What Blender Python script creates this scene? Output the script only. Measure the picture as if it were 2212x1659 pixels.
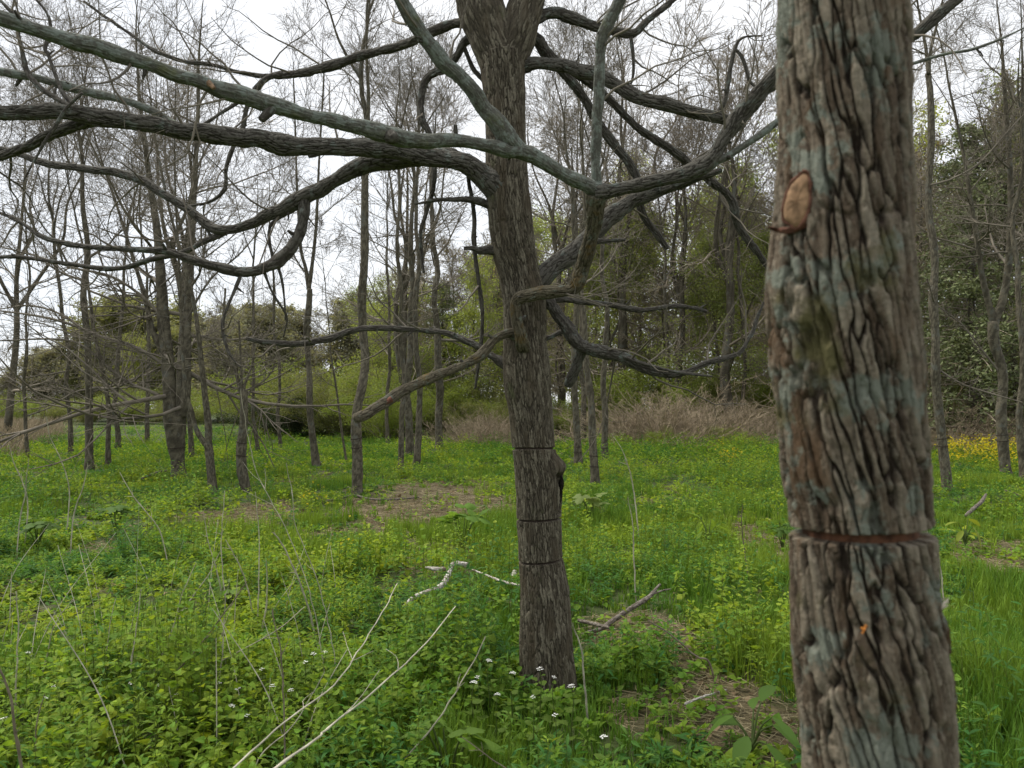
import bpy, math, random
import numpy as np
from mathutils import Vector

R = math.radians
for o in list(bpy.data.objects):
    bpy.data.objects.remove(o)
scene = bpy.context.scene
COL = scene.collection

# ------------------------------------------------------------------ camera
CAM_Z = 1.6
PITCH = R(1.7)
F = 1703.0                      # focal length in units of a 2212 px wide picture
CU, CV = 1106.0, 829.5
cam_d = bpy.data.cameras.new('camera')
cam = bpy.data.objects.new('camera', cam_d)
COL.objects.link(cam)
cam.location = (0, 0, CAM_Z)
cam.rotation_euler = (R(90) + PITCH, 0, 0)
cam_d.sensor_width = 36.0
cam_d.lens = 36.0 * F / 2212.0
cam_d.clip_end = 2000
cam_d.clip_start = 0.05
cam_d.dof.use_dof = True
cam_d.dof.focus_distance = 7.0
cam_d.dof.aperture_fstop = 5.6
scene.camera = cam

# ------------------------------------------------------------------ world: bright overcast
SUN_EL, SUN_AZ = R(60), R(292)     # azimuth clockwise from +Y
world = bpy.data.worlds.new('World')
scene.world = world
world.use_nodes = True
nt = world.node_tree
nt.nodes.clear()
sky = nt.nodes.new('ShaderNodeTexSky')
sky.sky_type = 'NISHITA'
sky.sun_disc = False
sky.sun_elevation = SUN_EL
sky.sun_rotation = SUN_AZ
sky.air_density = 1.0
sky.dust_density = 2.0
tc = nt.nodes.new('ShaderNodeTexCoord')
nz = nt.nodes.new('ShaderNodeTexNoise')
nz.inputs['Scale'].default_value = 1.6
nz.inputs['Detail'].default_value = 5.0
nt.links.new(tc.outputs['Generated'], nz.inputs['Vector'])
cr = nt.nodes.new('ShaderNodeValToRGB')
cr.color_ramp.elements[0].position = 0.3
cr.color_ramp.elements[0].color = (3.5, 3.75, 4.1, 1)
cr.color_ramp.elements[1].position = 0.62
cr.color_ramp.elements[1].color = (4.25, 4.27, 4.3, 1)
nt.links.new(nz.outputs['Fac'], cr.inputs['Fac'])
mx = nt.nodes.new('ShaderNodeMix')
mx.data_type = 'RGBA'
mx.inputs[0].default_value = 0.92
nt.links.new(sky.outputs['Color'], mx.inputs[6])
nt.links.new(cr.outputs['Color'], mx.inputs[7])
bg = nt.nodes.new('ShaderNodeBackground')
bg.inputs['Strength'].default_value = 0.1
nt.links.new(mx.outputs[2], bg.inputs['Color'])
wo = nt.nodes.new('ShaderNodeOutputWorld')
nt.links.new(bg.outputs[0], wo.inputs[0])

sun_d = bpy.data.lights.new('sun', 'SUN')
sun_d.energy = 1.5
sun_d.angle = R(30)
sun_d.color = (1.0, 0.95, 0.86)
sun = bpy.data.objects.new('sun', sun_d)
COL.objects.link(sun)
sdir = Vector((math.sin(SUN_AZ) * math.cos(SUN_EL), math.cos(SUN_AZ) * math.cos(SUN_EL), math.sin(SUN_EL)))
sun.rotation_euler = (-sdir).to_track_quat('-Z', 'Y').to_euler()
sun.location = sdir * 60

scene.view_settings.view_transform = 'Standard'
scene.view_settings.look = 'None'
scene.view_settings.exposure = 1.42
scene.view_settings.gamma = 1.0
scene.render.engine = 'CYCLES'
scene.cycles.max_bounces = 6
scene.cycles.diffuse_bounces = 3
scene.cycles.transmission_bounces = 3

# ------------------------------------------------------------------ numeric helpers
CP, SP = math.cos(PITCH), math.sin(PITCH)


def ray(u, v):
    a, b = (u - CU) / F, (CV - v) / F
    return np.array([a, CP - SP * b, SP + CP * b])


def P(u, v, Y):
    """world point on the line of sight (u, v) at distance Y north of the camera"""
    d = ray(u, v)
    return np.array([0, 0, CAM_Z]) + d * (Y / d[1])


def G(u, v):
    d = ray(u, v)
    return np.array([0, 0, CAM_Z]) + d * (-CAM_Z / d[2])


def pxr(w, Y):
    return 0.5 * w * Y / F


def _hash(ix, iy, iz, seed):
    with np.errstate(over='ignore'):
        h = (ix.astype(np.uint32) * np.uint32(374761393) + iy.astype(np.uint32) * np.uint32(668265263)
             + iz.astype(np.uint32) * np.uint32(2147483647) + np.uint32(seed * 974711 + 12345))
        h = (h ^ (h >> np.uint32(13))) * np.uint32(1274126177)
        h = h ^ (h >> np.uint32(16))
        h = h * np.uint32(2246822519)
        h = h ^ (h >> np.uint32(15))
    return (h & np.uint32(0xFFFFFF)).astype(np.float64) / float(0xFFFFFF)


def noise(p, seed=0):
    """value noise, about -1..1, p (N,3)"""
    p = np.asarray(p, float)
    i = np.floor(p).astype(np.int64)
    f = p - i
    f = f * f * f * (f * (f * 6 - 15) + 10)
    r = 0
    for dx in (0, 1):
        wx = f[:, 0] if dx else 1 - f[:, 0]
        for dy in (0, 1):
            wy = f[:, 1] if dy else 1 - f[:, 1]
            for dz in (0, 1):
                wz = f[:, 2] if dz else 1 - f[:, 2]
                r = r + wx * wy * wz * _hash(i[:, 0] + dx, i[:, 1] + dy, i[:, 2] + dz, seed)
    return r * 2 - 1


def fbm(p, seed=0, oct=3):
    p = np.asarray(p, float)
    s, a, t = 0, 1.0, 0
    for k in range(oct):
        s = s + a * noise(p * 2.03 ** k + 17.3 * k, seed + k)
        t += a
        a *= .5
    return s / t


def worley(p, seed=0, ids=False):
    """F2 - F1 of a jittered cell pattern"""
    i = np.floor(p).astype(np.int64); f = p - i
    f1 = np.full(len(p), 9.0); f2 = np.full(len(p), 9.0); cid = np.zeros(len(p))
    for dx in (-1, 0, 1):
        for dy in (-1, 0, 1):
            for dz in (-1, 0, 1):
                a, b, c = i[:, 0] + dx, i[:, 1] + dy, i[:, 2] + dz
                d = (dx + _hash(a, b, c, seed) - f[:, 0]) ** 2 + (dy + _hash(a, b, c, seed + 1) - f[:, 1]) ** 2 + (dz + _hash(a, b, c, seed + 2) - f[:, 2]) ** 2
                m = d < f1
                f2 = np.where(m, f1, np.minimum(f2, d)); f1 = np.where(m, d, f1)
                if ids: cid = np.where(m, _hash(a, b, c, seed + 7), cid)
    return (np.sqrt(f2) - np.sqrt(f1), cid) if ids else np.sqrt(f2) - np.sqrt(f1)


def sstep(a, b, x):
    t = np.clip((x - a) / (b - a), 0, 1)
    return t * t * (3 - 2 * t)


def hgt(x, y):
    x, y = np.broadcast_arrays(np.asarray(x, float), np.asarray(y, float))
    p = np.stack([x.ravel() * .45, y.ravel() * .45, np.zeros(x.size)], 1)
    return (noise(p, 5) * .05 + noise(p * 3.1, 6) * .02).reshape(x.shape)


def gz(x, y):
    return float(hgt(np.array([x]), np.array([y]))[0])


# ------------------------------------------------------------------ mesh building
def mk(name, V, quads=None, tris=None, mats=(), parent=None, org=None, smooth=True, attrs=None, midx=None):
    V = np.asarray(V, float)
    if org is not None:
        V = V - np.asarray(org)
    me = bpy.data.meshes.new(name)
    me.vertices.add(len(V))
    me.vertices.foreach_set('co', V.astype(np.float32).ravel())
    li, ls = [], []
    n = 0
    if quads is not None and len(quads):
        q = np.asarray(quads, np.int32)
        li.append(q.ravel()); ls.append(np.arange(len(q)) * 4 + n); n += q.size
    if tris is not None and len(tris):
        t = np.asarray(tris, np.int32)
        li.append(t.ravel()); ls.append(np.arange(len(t)) * 3 + n); n += t.size
    li = np.concatenate(li).astype(np.int32); ls = np.concatenate(ls).astype(np.int32)
    me.loops.add(len(li)); me.loops.foreach_set('vertex_index', li)
    me.polygons.add(len(ls)); me.polygons.foreach_set('loop_start', ls)
    me.polygons.foreach_set('use_smooth', np.full(len(ls), smooth))
    if midx is not None:
        me.polygons.foreach_set('material_index', np.asarray(midx, np.int32))
    for m in mats:
        me.materials.append(m)
    for k, a in (attrs or {}).items():
        a = np.asarray(a, np.float32)
        if a.ndim == 1:
            at = me.attributes.new(k, 'FLOAT', 'POINT'); at.data.foreach_set('value', a)
        else:
            if a.shape[1] == 3:
                a = np.concatenate([a, np.ones((len(a), 1), np.float32)], 1)
            at = me.attributes.new(k, 'FLOAT_COLOR', 'POINT'); at.data.foreach_set('color', a.ravel())
    me.update(calc_edges=True)
    ob = bpy.data.objects.new(name, me)
    COL.objects.link(ob)
    if parent is not None:
        ob.parent = parent
    return ob


def thing(name, label, cat, loc, group=None):
    o = bpy.data.objects.new(name, None)
    COL.objects.link(o)
    o.empty_display_size = .1
    o.location = loc
    o['label'] = label
    o['category'] = cat
    if group:
        o['group'] = group
    return o


def tag(o, label, cat, group=None):
    o['label'] = label
    o['category'] = cat
    if group:
        o['group'] = group


def copy_tree(root, loc, rz, sc, label=None, group=None):
    r = root.copy(); COL.objects.link(r)
    r.location = loc; r.rotation_euler = (0, 0, rz); r.scale = sc
    if label: r['label'] = label
    if group: r['group'] = group
    for ch in root.children:
        c = ch.copy(); COL.objects.link(c); c.parent = r
        for g in ch.children:
            d = g.copy(); COL.objects.link(d); d.parent = c
    return r


class Acc:
    """collects vertices and faces for ONE mesh"""
    def __init__(s):
        s.V, s.Q, s.T, s.A, s.n = [], [], [], [], 0

    def add(s, V, Q=None, T=None, a=None):
        if Q is not None and len(Q): s.Q.append(np.asarray(Q) + s.n)
        if T is not None and len(T): s.T.append(np.asarray(T) + s.n)
        s.V.append(V); s.n += len(V)
        if a is not None: s.A.append(a)

    def out(s):
        return (np.concatenate(s.V), np.concatenate(s.Q) if s.Q else None, np.concatenate(s.T) if s.T else None)

    def col(s):
        return np.concatenate(s.A) if s.A else None


def norm(a):
    return a / np.maximum(np.linalg.norm(a, axis=-1, keepdims=True), 1e-9)


def tubes(Pl, Rl, k):
    """Pl (M,N,3) polylines, Rl (M,N) radii -> V, quads ; k sides, closed tip"""
    M, N, _ = Pl.shape
    T = np.empty_like(Pl)
    T[:, 1:-1] = Pl[:, 2:] - Pl[:, :-2]
    T[:, 0] = Pl[:, 1] - Pl[:, 0]
    T[:, -1] = Pl[:, -1] - Pl[:, -2]
    T = norm(T)
    d = norm(Pl[:, -1] - Pl[:, 0])
    ref = np.zeros((M, 3))
    ref[np.arange(M), np.argmin(np.abs(d), 1)] = 1
    n1 = norm(np.cross(T, ref[:, None, :]))
    n2 = np.cross(T, n1)
    an = np.arange(k) * 2 * np.pi / k
    V = Pl[:, :, None, :] + Rl[:, :, None, None] * (np.cos(an)[None, None, :, None] * n1[:, :, None, :] + np.sin(an)[None, None, :, None] * n2[:, :, None, :])
    V = V.reshape(-1, 3)
    idx = np.arange(M * N * k).reshape(M, N, k)
    a = idx[:, :-1, :]; b = np.roll(a, -1, 2); c2 = idx[:, 1:, :]; d2 = np.roll(c2, -1, 2)
    Q = np.stack([a, b, d2, c2], -1).reshape(-1, 4)
    return V, Q


def catmull(pts, n_per=8):
    p = np.asarray(pts, float)
    p = np.concatenate([[2 * p[0] - p[1]], p, [2 * p[-1] - p[-2]]])
    out = []
    t = np.linspace(0, 1, n_per, endpoint=False)[:, None]
    for i in range(1, len(p) - 2):
        a, b, c, d = p[i - 1], p[i], p[i + 1], p[i + 2]
        out.append(.5 * ((2 * b) + (c - a) * t + (2 * a - 5 * b + 4 * c - d) * t ** 2 + (3 * b - a - 3 * c + d) * t ** 3))
    out.append(p[-2][None])
    return np.concatenate(out)


def resample(q, s_new, cols):
    """q (N,cols) with xyz first; resample at arclength s_new"""
    s = np.concatenate([[0], np.cumsum(np.linalg.norm(np.diff(q[:, :3], axis=0), axis=1))])
    return np.stack([np.interp(s_new, s, q[:, j]) for j in range(cols)], 1)


def arclen(q):
    return float(np.sum(np.linalg.norm(np.diff(q[:, :3], axis=0), axis=1)))


def frames(p):
    T = np.gradient(p, axis=0)
    T = norm(T)
    n = np.empty_like(p)
    ref = np.array([0, -1.0, 0]) if abs(T[0, 1]) < .8 else np.array([1.0, 0, 0])
    v = ref - T[0] * np.dot(ref, T[0])
    for i in range(len(p)):
        v = v - T[i] * np.dot(v, T[i])
        v = v / max(np.linalg.norm(v), 1e-9)
        n[i] = v
    return T, n, np.cross(T, n)


VAR = [None]


def bark(q, sides, step=None, s_list=None, depth=.006, scale=55., elong=6., seed=1, twist=0., lump=.06, cuts=None, extra=None, plates=False):
    """barked, displaced tube along q (N,4: xyz r). Returns V, quads, h attr"""
    L = arclen(q)
    if s_list is None:
        s_list = np.arange(0, L, step)
        if len(s_list) < 4: s_list = np.linspace(0, L, 5)
    s_list = np.clip(s_list, 0, L)
    r = resample(q, s_list, 4)
    p, rad = r[:, :3], r[:, 3]
    T, n1, n2 = frames(p)
    th = np.arange(sides) * 2 * np.pi / sides
    N = len(p)
    S, TH = np.meshgrid(s_list, th, indexing='ij')
    RR = np.repeat(rad[:, None], sides, 1)
    rm = max(float(np.mean(rad)), .012)
    tw = TH + twist * S
    C = np.stack([np.cos(tw).ravel() * rm, np.sin(tw).ravel() * rm, S.ravel()], 1)
    # warp
    w = np.stack([noise(C * scale * .22, seed + 1), noise(C * scale * .22 + 31, seed + 2), noise(C * scale * .2 + 77, seed + 3)], 1)
    w2 = np.stack([noise(C * scale * .9, seed + 5), noise(C * scale * .9 + 31, seed + 6), w[:, 0] * 0], 1)
    Cw = C + w * np.array([1.0, 1.0, 2.0]) * (.42 / scale) + w2 * (.16 / scale)
    pc = Cw * np.array([scale, scale, scale / elong])
    fur = worley(pc * .8, seed + 10)
    b = np.abs(noise(pc * np.array([1.7, 1.7, 1.1]) + 9.1, seed + 11))
    ridge = np.abs(noise(Cw * np.array([scale, scale, scale / (elong * 2.2)]) * .9 + 3.3, seed + 12))
    h = sstep(0.0, .24, np.minimum(fur * 1.1, ridge * 1.25 + .03)) * (.5 + .5 * sstep(.0, .14, b))       # 0 furrow .. 1 plate
    fine = fbm(C * scale * np.array([3.0, 3.0, .40]), seed + 20, 3)
    flake = noise(C * scale * np.array([1.2, 1.2, .35]), seed + 25)
    hh = h * .74 + fine * .34 + flake * .24
    if plates:
        w3 = np.stack([fbm(C * np.array([1, 1, .35]) * scale * .45, seed + 41, 3), fbm(C * np.array([1, 1, .35]) * scale * .45 + 50, seed + 42, 3), w[:, 0] * 0], 1)
        Cs = C + w3 * (.75 / scale)
        fur, cid = worley(Cs * np.array([scale, scale, scale / elong]) * .78, seed + 10, True)
        f2_, cid2 = worley(Cs * np.array([scale * 1.7, scale * 1.7, scale / 2.6]) * .8 + 20, seed + 60, True)
        edge = fur + .07 * fbm(C * scale * np.array([2.5, 2.5, .4]), seed + 44, 3)
        h = sstep(.015, .13, edge)
        chip = sstep(.0, .10, f2_)                                   # small flakes on the ridges
        fib = fbm(C * scale * np.array([4.5, 4.5, .4]), seed + 46, 3)
        hh = h * (.46 + .22 * cid) + h * (.18 * cid2 + .10 * chip) + fib * .14 + fine * .06
        VAR[0] = np.clip(.15 + .55 * cid + .45 * (cid2 - .5) + .25 * fib, 0, 1)
        h = h * (.75 + .25 * chip)
    big = fbm(C * 9.0 * (.05 / max(rm, .02)) ** .5, seed + 30, 2) * lump * RR.ravel()
    D = (hh - .6) * depth + big
    if extra is not None:
        D = D + extra(S.ravel(), TH.ravel(), C)
    kerf = np.zeros(len(D))
    for (s0, tilt, ph, wid, dp) in (cuts or []):
        sc_ = s0 + tilt * np.cos(TH.ravel() - ph)
        g = 1 - sstep(wid * .45, wid * .75, np.abs(S.ravel() - sc_))
        D = D * (1 - g) - dp * g
        kerf = np.maximum(kerf, g)
    RR = RR.ravel() + D
    V = np.repeat(p, sides, 0) + RR[:, None] * (np.cos(TH).ravel()[:, None] * np.repeat(n1, sides, 0) + np.sin(TH).ravel()[:, None] * np.repeat(n2, sides, 0))
    idx = np.arange(N * sides).reshape(N, sides)
    aa = idx[:-1]; bb = np.roll(aa, -1, 1); cc = idx[1:]; dd = np.roll(cc, -1, 1)
    Q = np.stack([aa, bb, dd, cc], -1).reshape(-1, 4)
    # caps
    V = np.concatenate([V, p[:1], p[-1:] + T[-1:] * rad[-1] * .3])
    n = N * sides
    t0 = np.stack([np.full(sides, n), np.roll(idx[0], -1), idx[0]], 1)
    t1 = np.stack([np.full(sides, n + 1), idx[-1], np.roll(idx[-1], -1)], 1)
    h = np.concatenate([np.clip(hh, 0, 1), [0.4, 0.4]])
    return V, Q, np.concatenate([t0, t1]), h


# ------------------------------------------------------------------ materials
def new_mat(name):
    m = bpy.data.materials.new(name)
    m.use_nodes = True
    nt = m.node_tree
    b = nt.nodes['Principled BSDF']
    b.inputs['Roughness'].default_value = .85
    b.inputs['Specular IOR Level'].default_value = .2
    return m, nt, b


def N_(nt, t, **kw):
    n = nt.nodes.new(t)
    for k, v in kw.items():
        n.inputs[k].default_value = v
    return n


def mixc(nt, fac, a, b):
    m = nt.nodes.new('ShaderNodeMix'); m.data_type = 'RGBA'
    for sock, val in ((0, fac), (6, a), (7, b)):
        if hasattr(val, 'links') or hasattr(val, 'is_linked'):
            nt.links.new(val, m.inputs[sock])
        else:
            m.inputs[sock].default_value = val if sock == 0 else (*val, 1)
    return m.outputs[2]


def thresh(nt, sock, lo, hi):
    r = nt.nodes.new('ShaderNodeMapRange')
    r.interpolation_type = 'SMOOTHSTEP'
    r.inputs['From Min'].default_value = lo
    r.inputs['From Max'].default_value = hi
    nt.links.new(sock, r.inputs['Value'])
    return r.outputs[0]


def bark_mat(name, furrow, plate, brown=None, brown_amt=(.5, .62), lichen=None, lich_scale=9., lich=(.56, .62), moss=None, moss_amt=(.62, .7), bump=.15, detail=70., streak=None, tone=None):
    m, nt, b = new_mat(name)
    tcn = nt.nodes.new('ShaderNodeTexCoord')
    at = nt.nodes.new('ShaderNodeAttribute'); at.attribute_name = 'h'
    fac = thresh(nt, at.outputs['Fac'], .1, .75)
    c = mixc(nt, fac, furrow, plate)
    n1 = N_(nt, 'ShaderNodeTexNoise', Scale=detail, Detail=6.0, Roughness=.7)
    nt.links.new(tcn.outputs['Object'], n1.inputs['Vector'])
    # fine mottling of the bark colour itself
    if tone:
        at2 = nt.nodes.new('ShaderNodeAttribute'); at2.attribute_name = 'tone'
        pl = mixc(nt, thresh(nt, at2.outputs['Fac'], .15, .9), tone[0], tone[1])
        c = mixc(nt, fac, furrow, pl)
    if streak:
        mps = nt.nodes.new('ShaderNodeMapping'); mps.inputs['Scale'].default_value = (1, 1, .16)
        ns = N_(nt, 'ShaderNodeTexNoise', Scale=150.0, Detail=5.0, Roughness=.65)
        nt.links.new(tcn.outputs['Object'], mps.inputs['Vector']); nt.links.new(mps.outputs[0], ns.inputs['Vector'])
        c = mixc(nt, thresh(nt, ns.outputs['Fac'], .5, .74), c, streak)
    mot = nt.nodes.new('ShaderNodeMix'); mot.data_type = 'RGBA'; mot.blend_type = 'MULTIPLY'
    mot.inputs[0].default_value = 1
    rr = nt.nodes.new('ShaderNodeMapRange')
    rr.inputs['From Min'].default_value = .3; rr.inputs['From Max'].default_value = .7
    rr.inputs['To Min'].default_value = .62; rr.inputs['To Max'].default_value = 1.38
    nt.links.new(n1.outputs['Fac'], rr.inputs['Value'])
    nt.links.new(c, mot.inputs[6]); nt.links.new(rr.outputs[0], mot.inputs[7])
    c = mot.outputs[2]
    if brown:
        n2 = N_(nt, 'ShaderNodeTexNoise', Scale=14.0, Detail=4.0)
        mp = nt.nodes.new('ShaderNodeMapping'); mp.inputs['Scale'].default_value = (1, 1, .3)
        nt.links.new(tcn.outputs['Object'], mp.inputs['Vector']); nt.links.new(mp.outputs[0], n2.inputs['Vector'])
        c = mixc(nt, thresh(nt, n2.outputs['Fac'], *brown_amt), c, brown)
    if lichen:
        n3 = N_(nt, 'ShaderNodeTexNoise', Scale=lich_scale, Detail=7.0, Roughness=.68)
        nt.links.new(tcn.outputs['Object'], n3.inputs['Vector'])
        t = thresh(nt, n3.outputs['Fac'], *lich)
        mm = nt.nodes.new('ShaderNodeMath'); mm.operation = 'MULTIPLY'
        f2 = nt.nodes.new('ShaderNodeMapRange')
        f2.inputs['To Min'].default_value = .6
        nt.links.new(fac, f2.inputs['Value'])
        nt.links.new(t, mm.inputs[0]); nt.links.new(f2.outputs[0], mm.inputs[1])
        lc = mixc(nt, n1.outputs['Fac'], tuple(x * .75 for x in lichen), tuple(x * 1.25 for x in lichen))
        c = mixc(nt, mm.outputs[0], c, lc)
    if moss:
        n4 = N_(nt, 'ShaderNodeTexNoise', Scale=7.0, Detail=5.0, Roughness=.6)
        mp = nt.nodes.new('ShaderNodeMapping'); mp.inputs['Location'].default_value = (3, 7, 1)
        nt.links.new(tcn.outputs['Object'], mp.inputs['Vector']); nt.links.new(mp.outputs[0], n4.inputs['Vector'])
        c = mixc(nt, thresh(nt, n4.outputs['Fac'], *moss_amt), c, moss)
    nt.links.new(c, b.inputs['Base Color'])
    bp = N_(nt, 'ShaderNodeBump', Strength=bump, Distance=.01)
    nt.links.new(n1.outputs['Fac'], bp.inputs['Height'])
    nt.links.new(bp.outputs[0], b.inputs['Normal'])
    return m


def flat_mat(name, col, rough=.85, var=.25, scale=30.):
    m, nt, b = new_mat(name)
    tcn = nt.nodes.new('ShaderNodeTexCoord')
    n1 = N_(nt, 'ShaderNodeTexNoise', Scale=scale, Detail=4.0)
    nt.links.new(tcn.outputs['Object'], n1.inputs['Vector'])
    t = thresh(nt, n1.outputs['Fac'], .3, .7)
    c = mixc(nt, t, tuple(x * (1 - var) for x in col), tuple(x * (1 + var) for x in col))
    nt.links.new(c, b.inputs['Base Color'])
    b.inputs['Roughness'].default_value = rough
    return m


def leaf_mat(name, trans=.45, rough=.55, spec=.12):
    """colour comes from the per-leaf attribute 'col'"""
    m, nt, b = new_mat(name)
    at = nt.nodes.new('ShaderNodeAttribute'); at.attribute_name = 'col'
    nt.links.new(at.outputs['Color'], b.inputs['Base Color'])
    b.inputs['Roughness'].default_value = rough
    b.inputs['Specular IOR Level'].default_value = spec
    tr = nt.nodes.new('ShaderNodeBsdfTranslucent')
    hs = nt.nodes.new('ShaderNodeMix'); hs.data_type = 'RGBA'; hs.blend_type = 'MULTIPLY'
    hs.inputs[0].default_value = 1
    hs.inputs[7].default_value = (1.35, 1.25, .7, 1)
    nt.links.new(at.outputs['Color'], hs.inputs[6])
    nt.links.new(hs.outputs[2], tr.inputs['Color'])
    ms = nt.nodes.new('ShaderNodeMixShader'); ms.inputs[0].default_value = trans
    out = nt.nodes['Material Output']
    nt.links.new(b.outputs[0], ms.inputs[1]); nt.links.new(tr.outputs[0], ms.inputs[2])
    nt.links.new(ms.outputs[0], out.inputs['Surface'])
    return m


M = {}
M['bark_main'] = bark_mat('grey_brown_bark', (.05, .042, .029), (.132, .115, .082), brown=(.08, .064, .042), brown_amt=(.5, .7), moss=(.085, .085, .045), moss_amt=(.6, .75), bump=.3, detail=90, tone=((.062, .051, .035), (.165, .145, .105)))
M['bark_limb'] = bark_mat('dark_limb_bark', (.045, .039, .031), (.092, .085, .07), lichen=(.14, .155, .135), lich_scale=14, lich=(.55, .66), bump=.3, detail=90)
M['bark_lichen'] = bark_mat('lichened_limb_bark', (.085, .083, .068), (.125, .128, .105), lichen=(.175, .198, .17), lich_scale=24, lich=(.49, .56), moss=(.11, .115, .06), moss_amt=(.58, .72), bump=.3, detail=90)
M['bark_moss'] = bark_mat('mossy_limb_bark', (.055, .046, .03), (.105, .09, .06), moss=(.115, .075, .022), moss_amt=(.55, .68), lichen=(.13, .14, .11), lich_scale=18, bump=.4, detail=90)
M['bark_near'] = bark_mat('thick_furrowed_bark', (.03, .021, .014), (.125, .10, .067), brown=(.10, .062, .034), brown_amt=(.54, .66), lichen=(.16, .172, .135), lich_scale=12, lich=(.53, .60), moss=(.095, .085, .035), moss_amt=(.57, .7), bump=.7, detail=80, streak=(.20, .172, .125), tone=((.088, .064, .042), (.225, .192, .14)))
M['bark_far'] = bark_mat('young_tree_bark', (.06, .052, .036), (.125, .11, .077), lichen=(.115, .115, .095), lich_scale=5, bump=.2, detail=25)
M['twig'] = flat_mat('bare_twigs', (.15, .13, .10), var=.3, scale=2.)
M['twig_wood'] = flat_mat('woodland_twigs', (.24, .205, .155), var=.3, scale=1.)  # lightened to put the haze over the wood into the twig colour
M['cut_dark'] = flat_mat('shaded_saw_cut', (.035, .024, .018))  # near-black colour carries the shade inside the kerf
M['cut_fresh'] = flat_mat('fresh_saw_cut', (.085, .038, .02), var=.5, scale=60)
M['scar_wood'] = flat_mat('cut_wood', (.27, .165, .092), var=.35, scale=70)
M['rotten'] = flat_mat('rotten_hollow_shade', (.014, .011, .009), var=.4, scale=50)  # rotten wood, blackened to carry the shade inside the hollow
M['knot'] = flat_mat('old_knot', (.22, .14, .08), var=.5, scale=60)
M['scar_rim'] = flat_mat('red_inner_bark', (.12, .055, .035), var=.4, scale=60)
M['splinter'] = flat_mat('pale_splinter', (.6, .52, .42), var=.2)
M['orange'] = flat_mat('orange_lichen', (.34, .13, .025))
M['stalk'] = flat_mat('dead_stalk_pale', (.46, .42, .33), var=.3, scale=12)
M['stalk_dark'] = flat_mat('dead_stalk_brown', (.20, .16, .12), var=.3, scale=12)
M['fallen'] = bark_mat('bleached_branch', (.22, .19, .16), (.50, .47, .42), brown=(.16, .12, .09), brown_amt=(.58, .64), bump=.3)
M['fallen_dark'] = bark_mat('rotting_branch', (.08, .065, .05), (.19, .165, .14), bump=.3)
M['leaf'] = leaf_mat('fresh_leaves')
M['grass'] = leaf_mat('grass_blades', trans=.3, rough=.45)
M['crown_leaf'] = leaf_mat('spring_leaves', trans=.4, rough=.6)
M['needle'] = leaf_mat('evergreen_needles', trans=.1, rough=.6)
M['straw'] = leaf_mat('dead_straw', trans=.1, rough=.8, spec=.1)
M['petal'] = flat_mat('white_petals', (.8, .8, .74), var=.08)

# ------------------------------------------------------------------ the girdled tree in the middle
Y0 = 4.55
TR = [  # (v, left edge, right edge) of the trunk
    (1530, 1123, 1252), (1490, 1125, 1244), (1445, 1126, 1240), (1400, 1125, 1237), (1295, 1124, 1230), (1202, 1121, 1215), (1120, 1118, 1210),
    (1034, 1114, 1206), (967, 1107, 1199), (891, 1100, 1193), (832, 1089, 1190), (783, 1087, 1186), (732, 1088, 1180), (657, 1087, 1179),
    (585, 1077, 1165), (540, 1064, 1157), (468, 1056, 1149), (396, 1050, 1141), (288, 1049, 1136), (180, 1042, 1134), (122, 1034, 1134)]
main = thing('walnut_tree', 'large grey furrowed bare tree in the middle with three saw cuts around its lower trunk', 'tree',
             (P(1183, 1480, Y0)[0], Y0, 0))
mo = np.array(main.location)


def axis_x(v):
    vs = [t[0] for t in TR][::-1]
    return float(np.interp(v, vs, [(t[1] + t[2]) / 2 for t in TR][::-1]))


tq = []
for (v, l, r) in TR:
    p = P((l + r) / 2, v, Y0)
    tq.append([*p, pxr(r - l, Y0)])
tq = np.array(tq)
tq = catmull(tq, 6)
L_tr = arclen(tq)
zs_cuts = {}


def s_of_z(z):
    s = np.concatenate([[0], np.cumsum(np.linalg.norm(np.diff(tq[:, :3], axis=0), axis=1))])
    return float(np.interp(z, tq[:, 2], s))


cut_v = [(969, .012, R(300)), (1120, .0, 0), (1208, .004, R(180))]
cuts = []
for (v, tilt, ph) in cut_v:
    cuts.append((s_of_z(P(1160, v, Y0)[2]), tilt, ph, .0095, .016))
base = np.arange(0, L_tr, .0065)
fine = np.concatenate([np.arange(c[0] - .03, c[0] + .03, .002) for c in cuts])
sl = np.unique(np.round(np.concatenate([base, fine]), 4))
s_burl = s_of_z(P(1200, 1040, Y0)[2])
s_lip = s_of_z(P(1200, 1010, Y0)[2])


def trunk_extra(S, TH, C):
    # theta 0 faces the camera (-Y); n2 = T x n1 points to -X or +X, handled by RS
    d = np.arctan2(np.sin(TH - RS * R(72)), np.cos(TH - RS * R(72)))
    b1 = .046 * np.exp(-((S - s_lip) / .05) ** 2 - (d / .36) ** 2)
    b2 = .020 * np.exp(-((S - s_burl + .04) / .13) ** 2 - (d / .5) ** 2)
    d2 = np.arctan2(np.sin(TH - RS * R(66)), np.cos(TH - RS * R(66)))
    hole = -.075 * sstep(.20, .10, np.abs(d2 + RS * .12 * np.sin((S - s_burl) * 18))) * sstep(.125, .08, np.abs(S - s_burl + .075))
    # long flutes at the foot
    foot = sstep(.55, 0, S) * .012 * (np.cos(TH * 5 + .6) + .6 * np.cos(TH * 9 + 2))
    # smooth worn strip on the face
    return b1 + b2 + hole + foot


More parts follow.
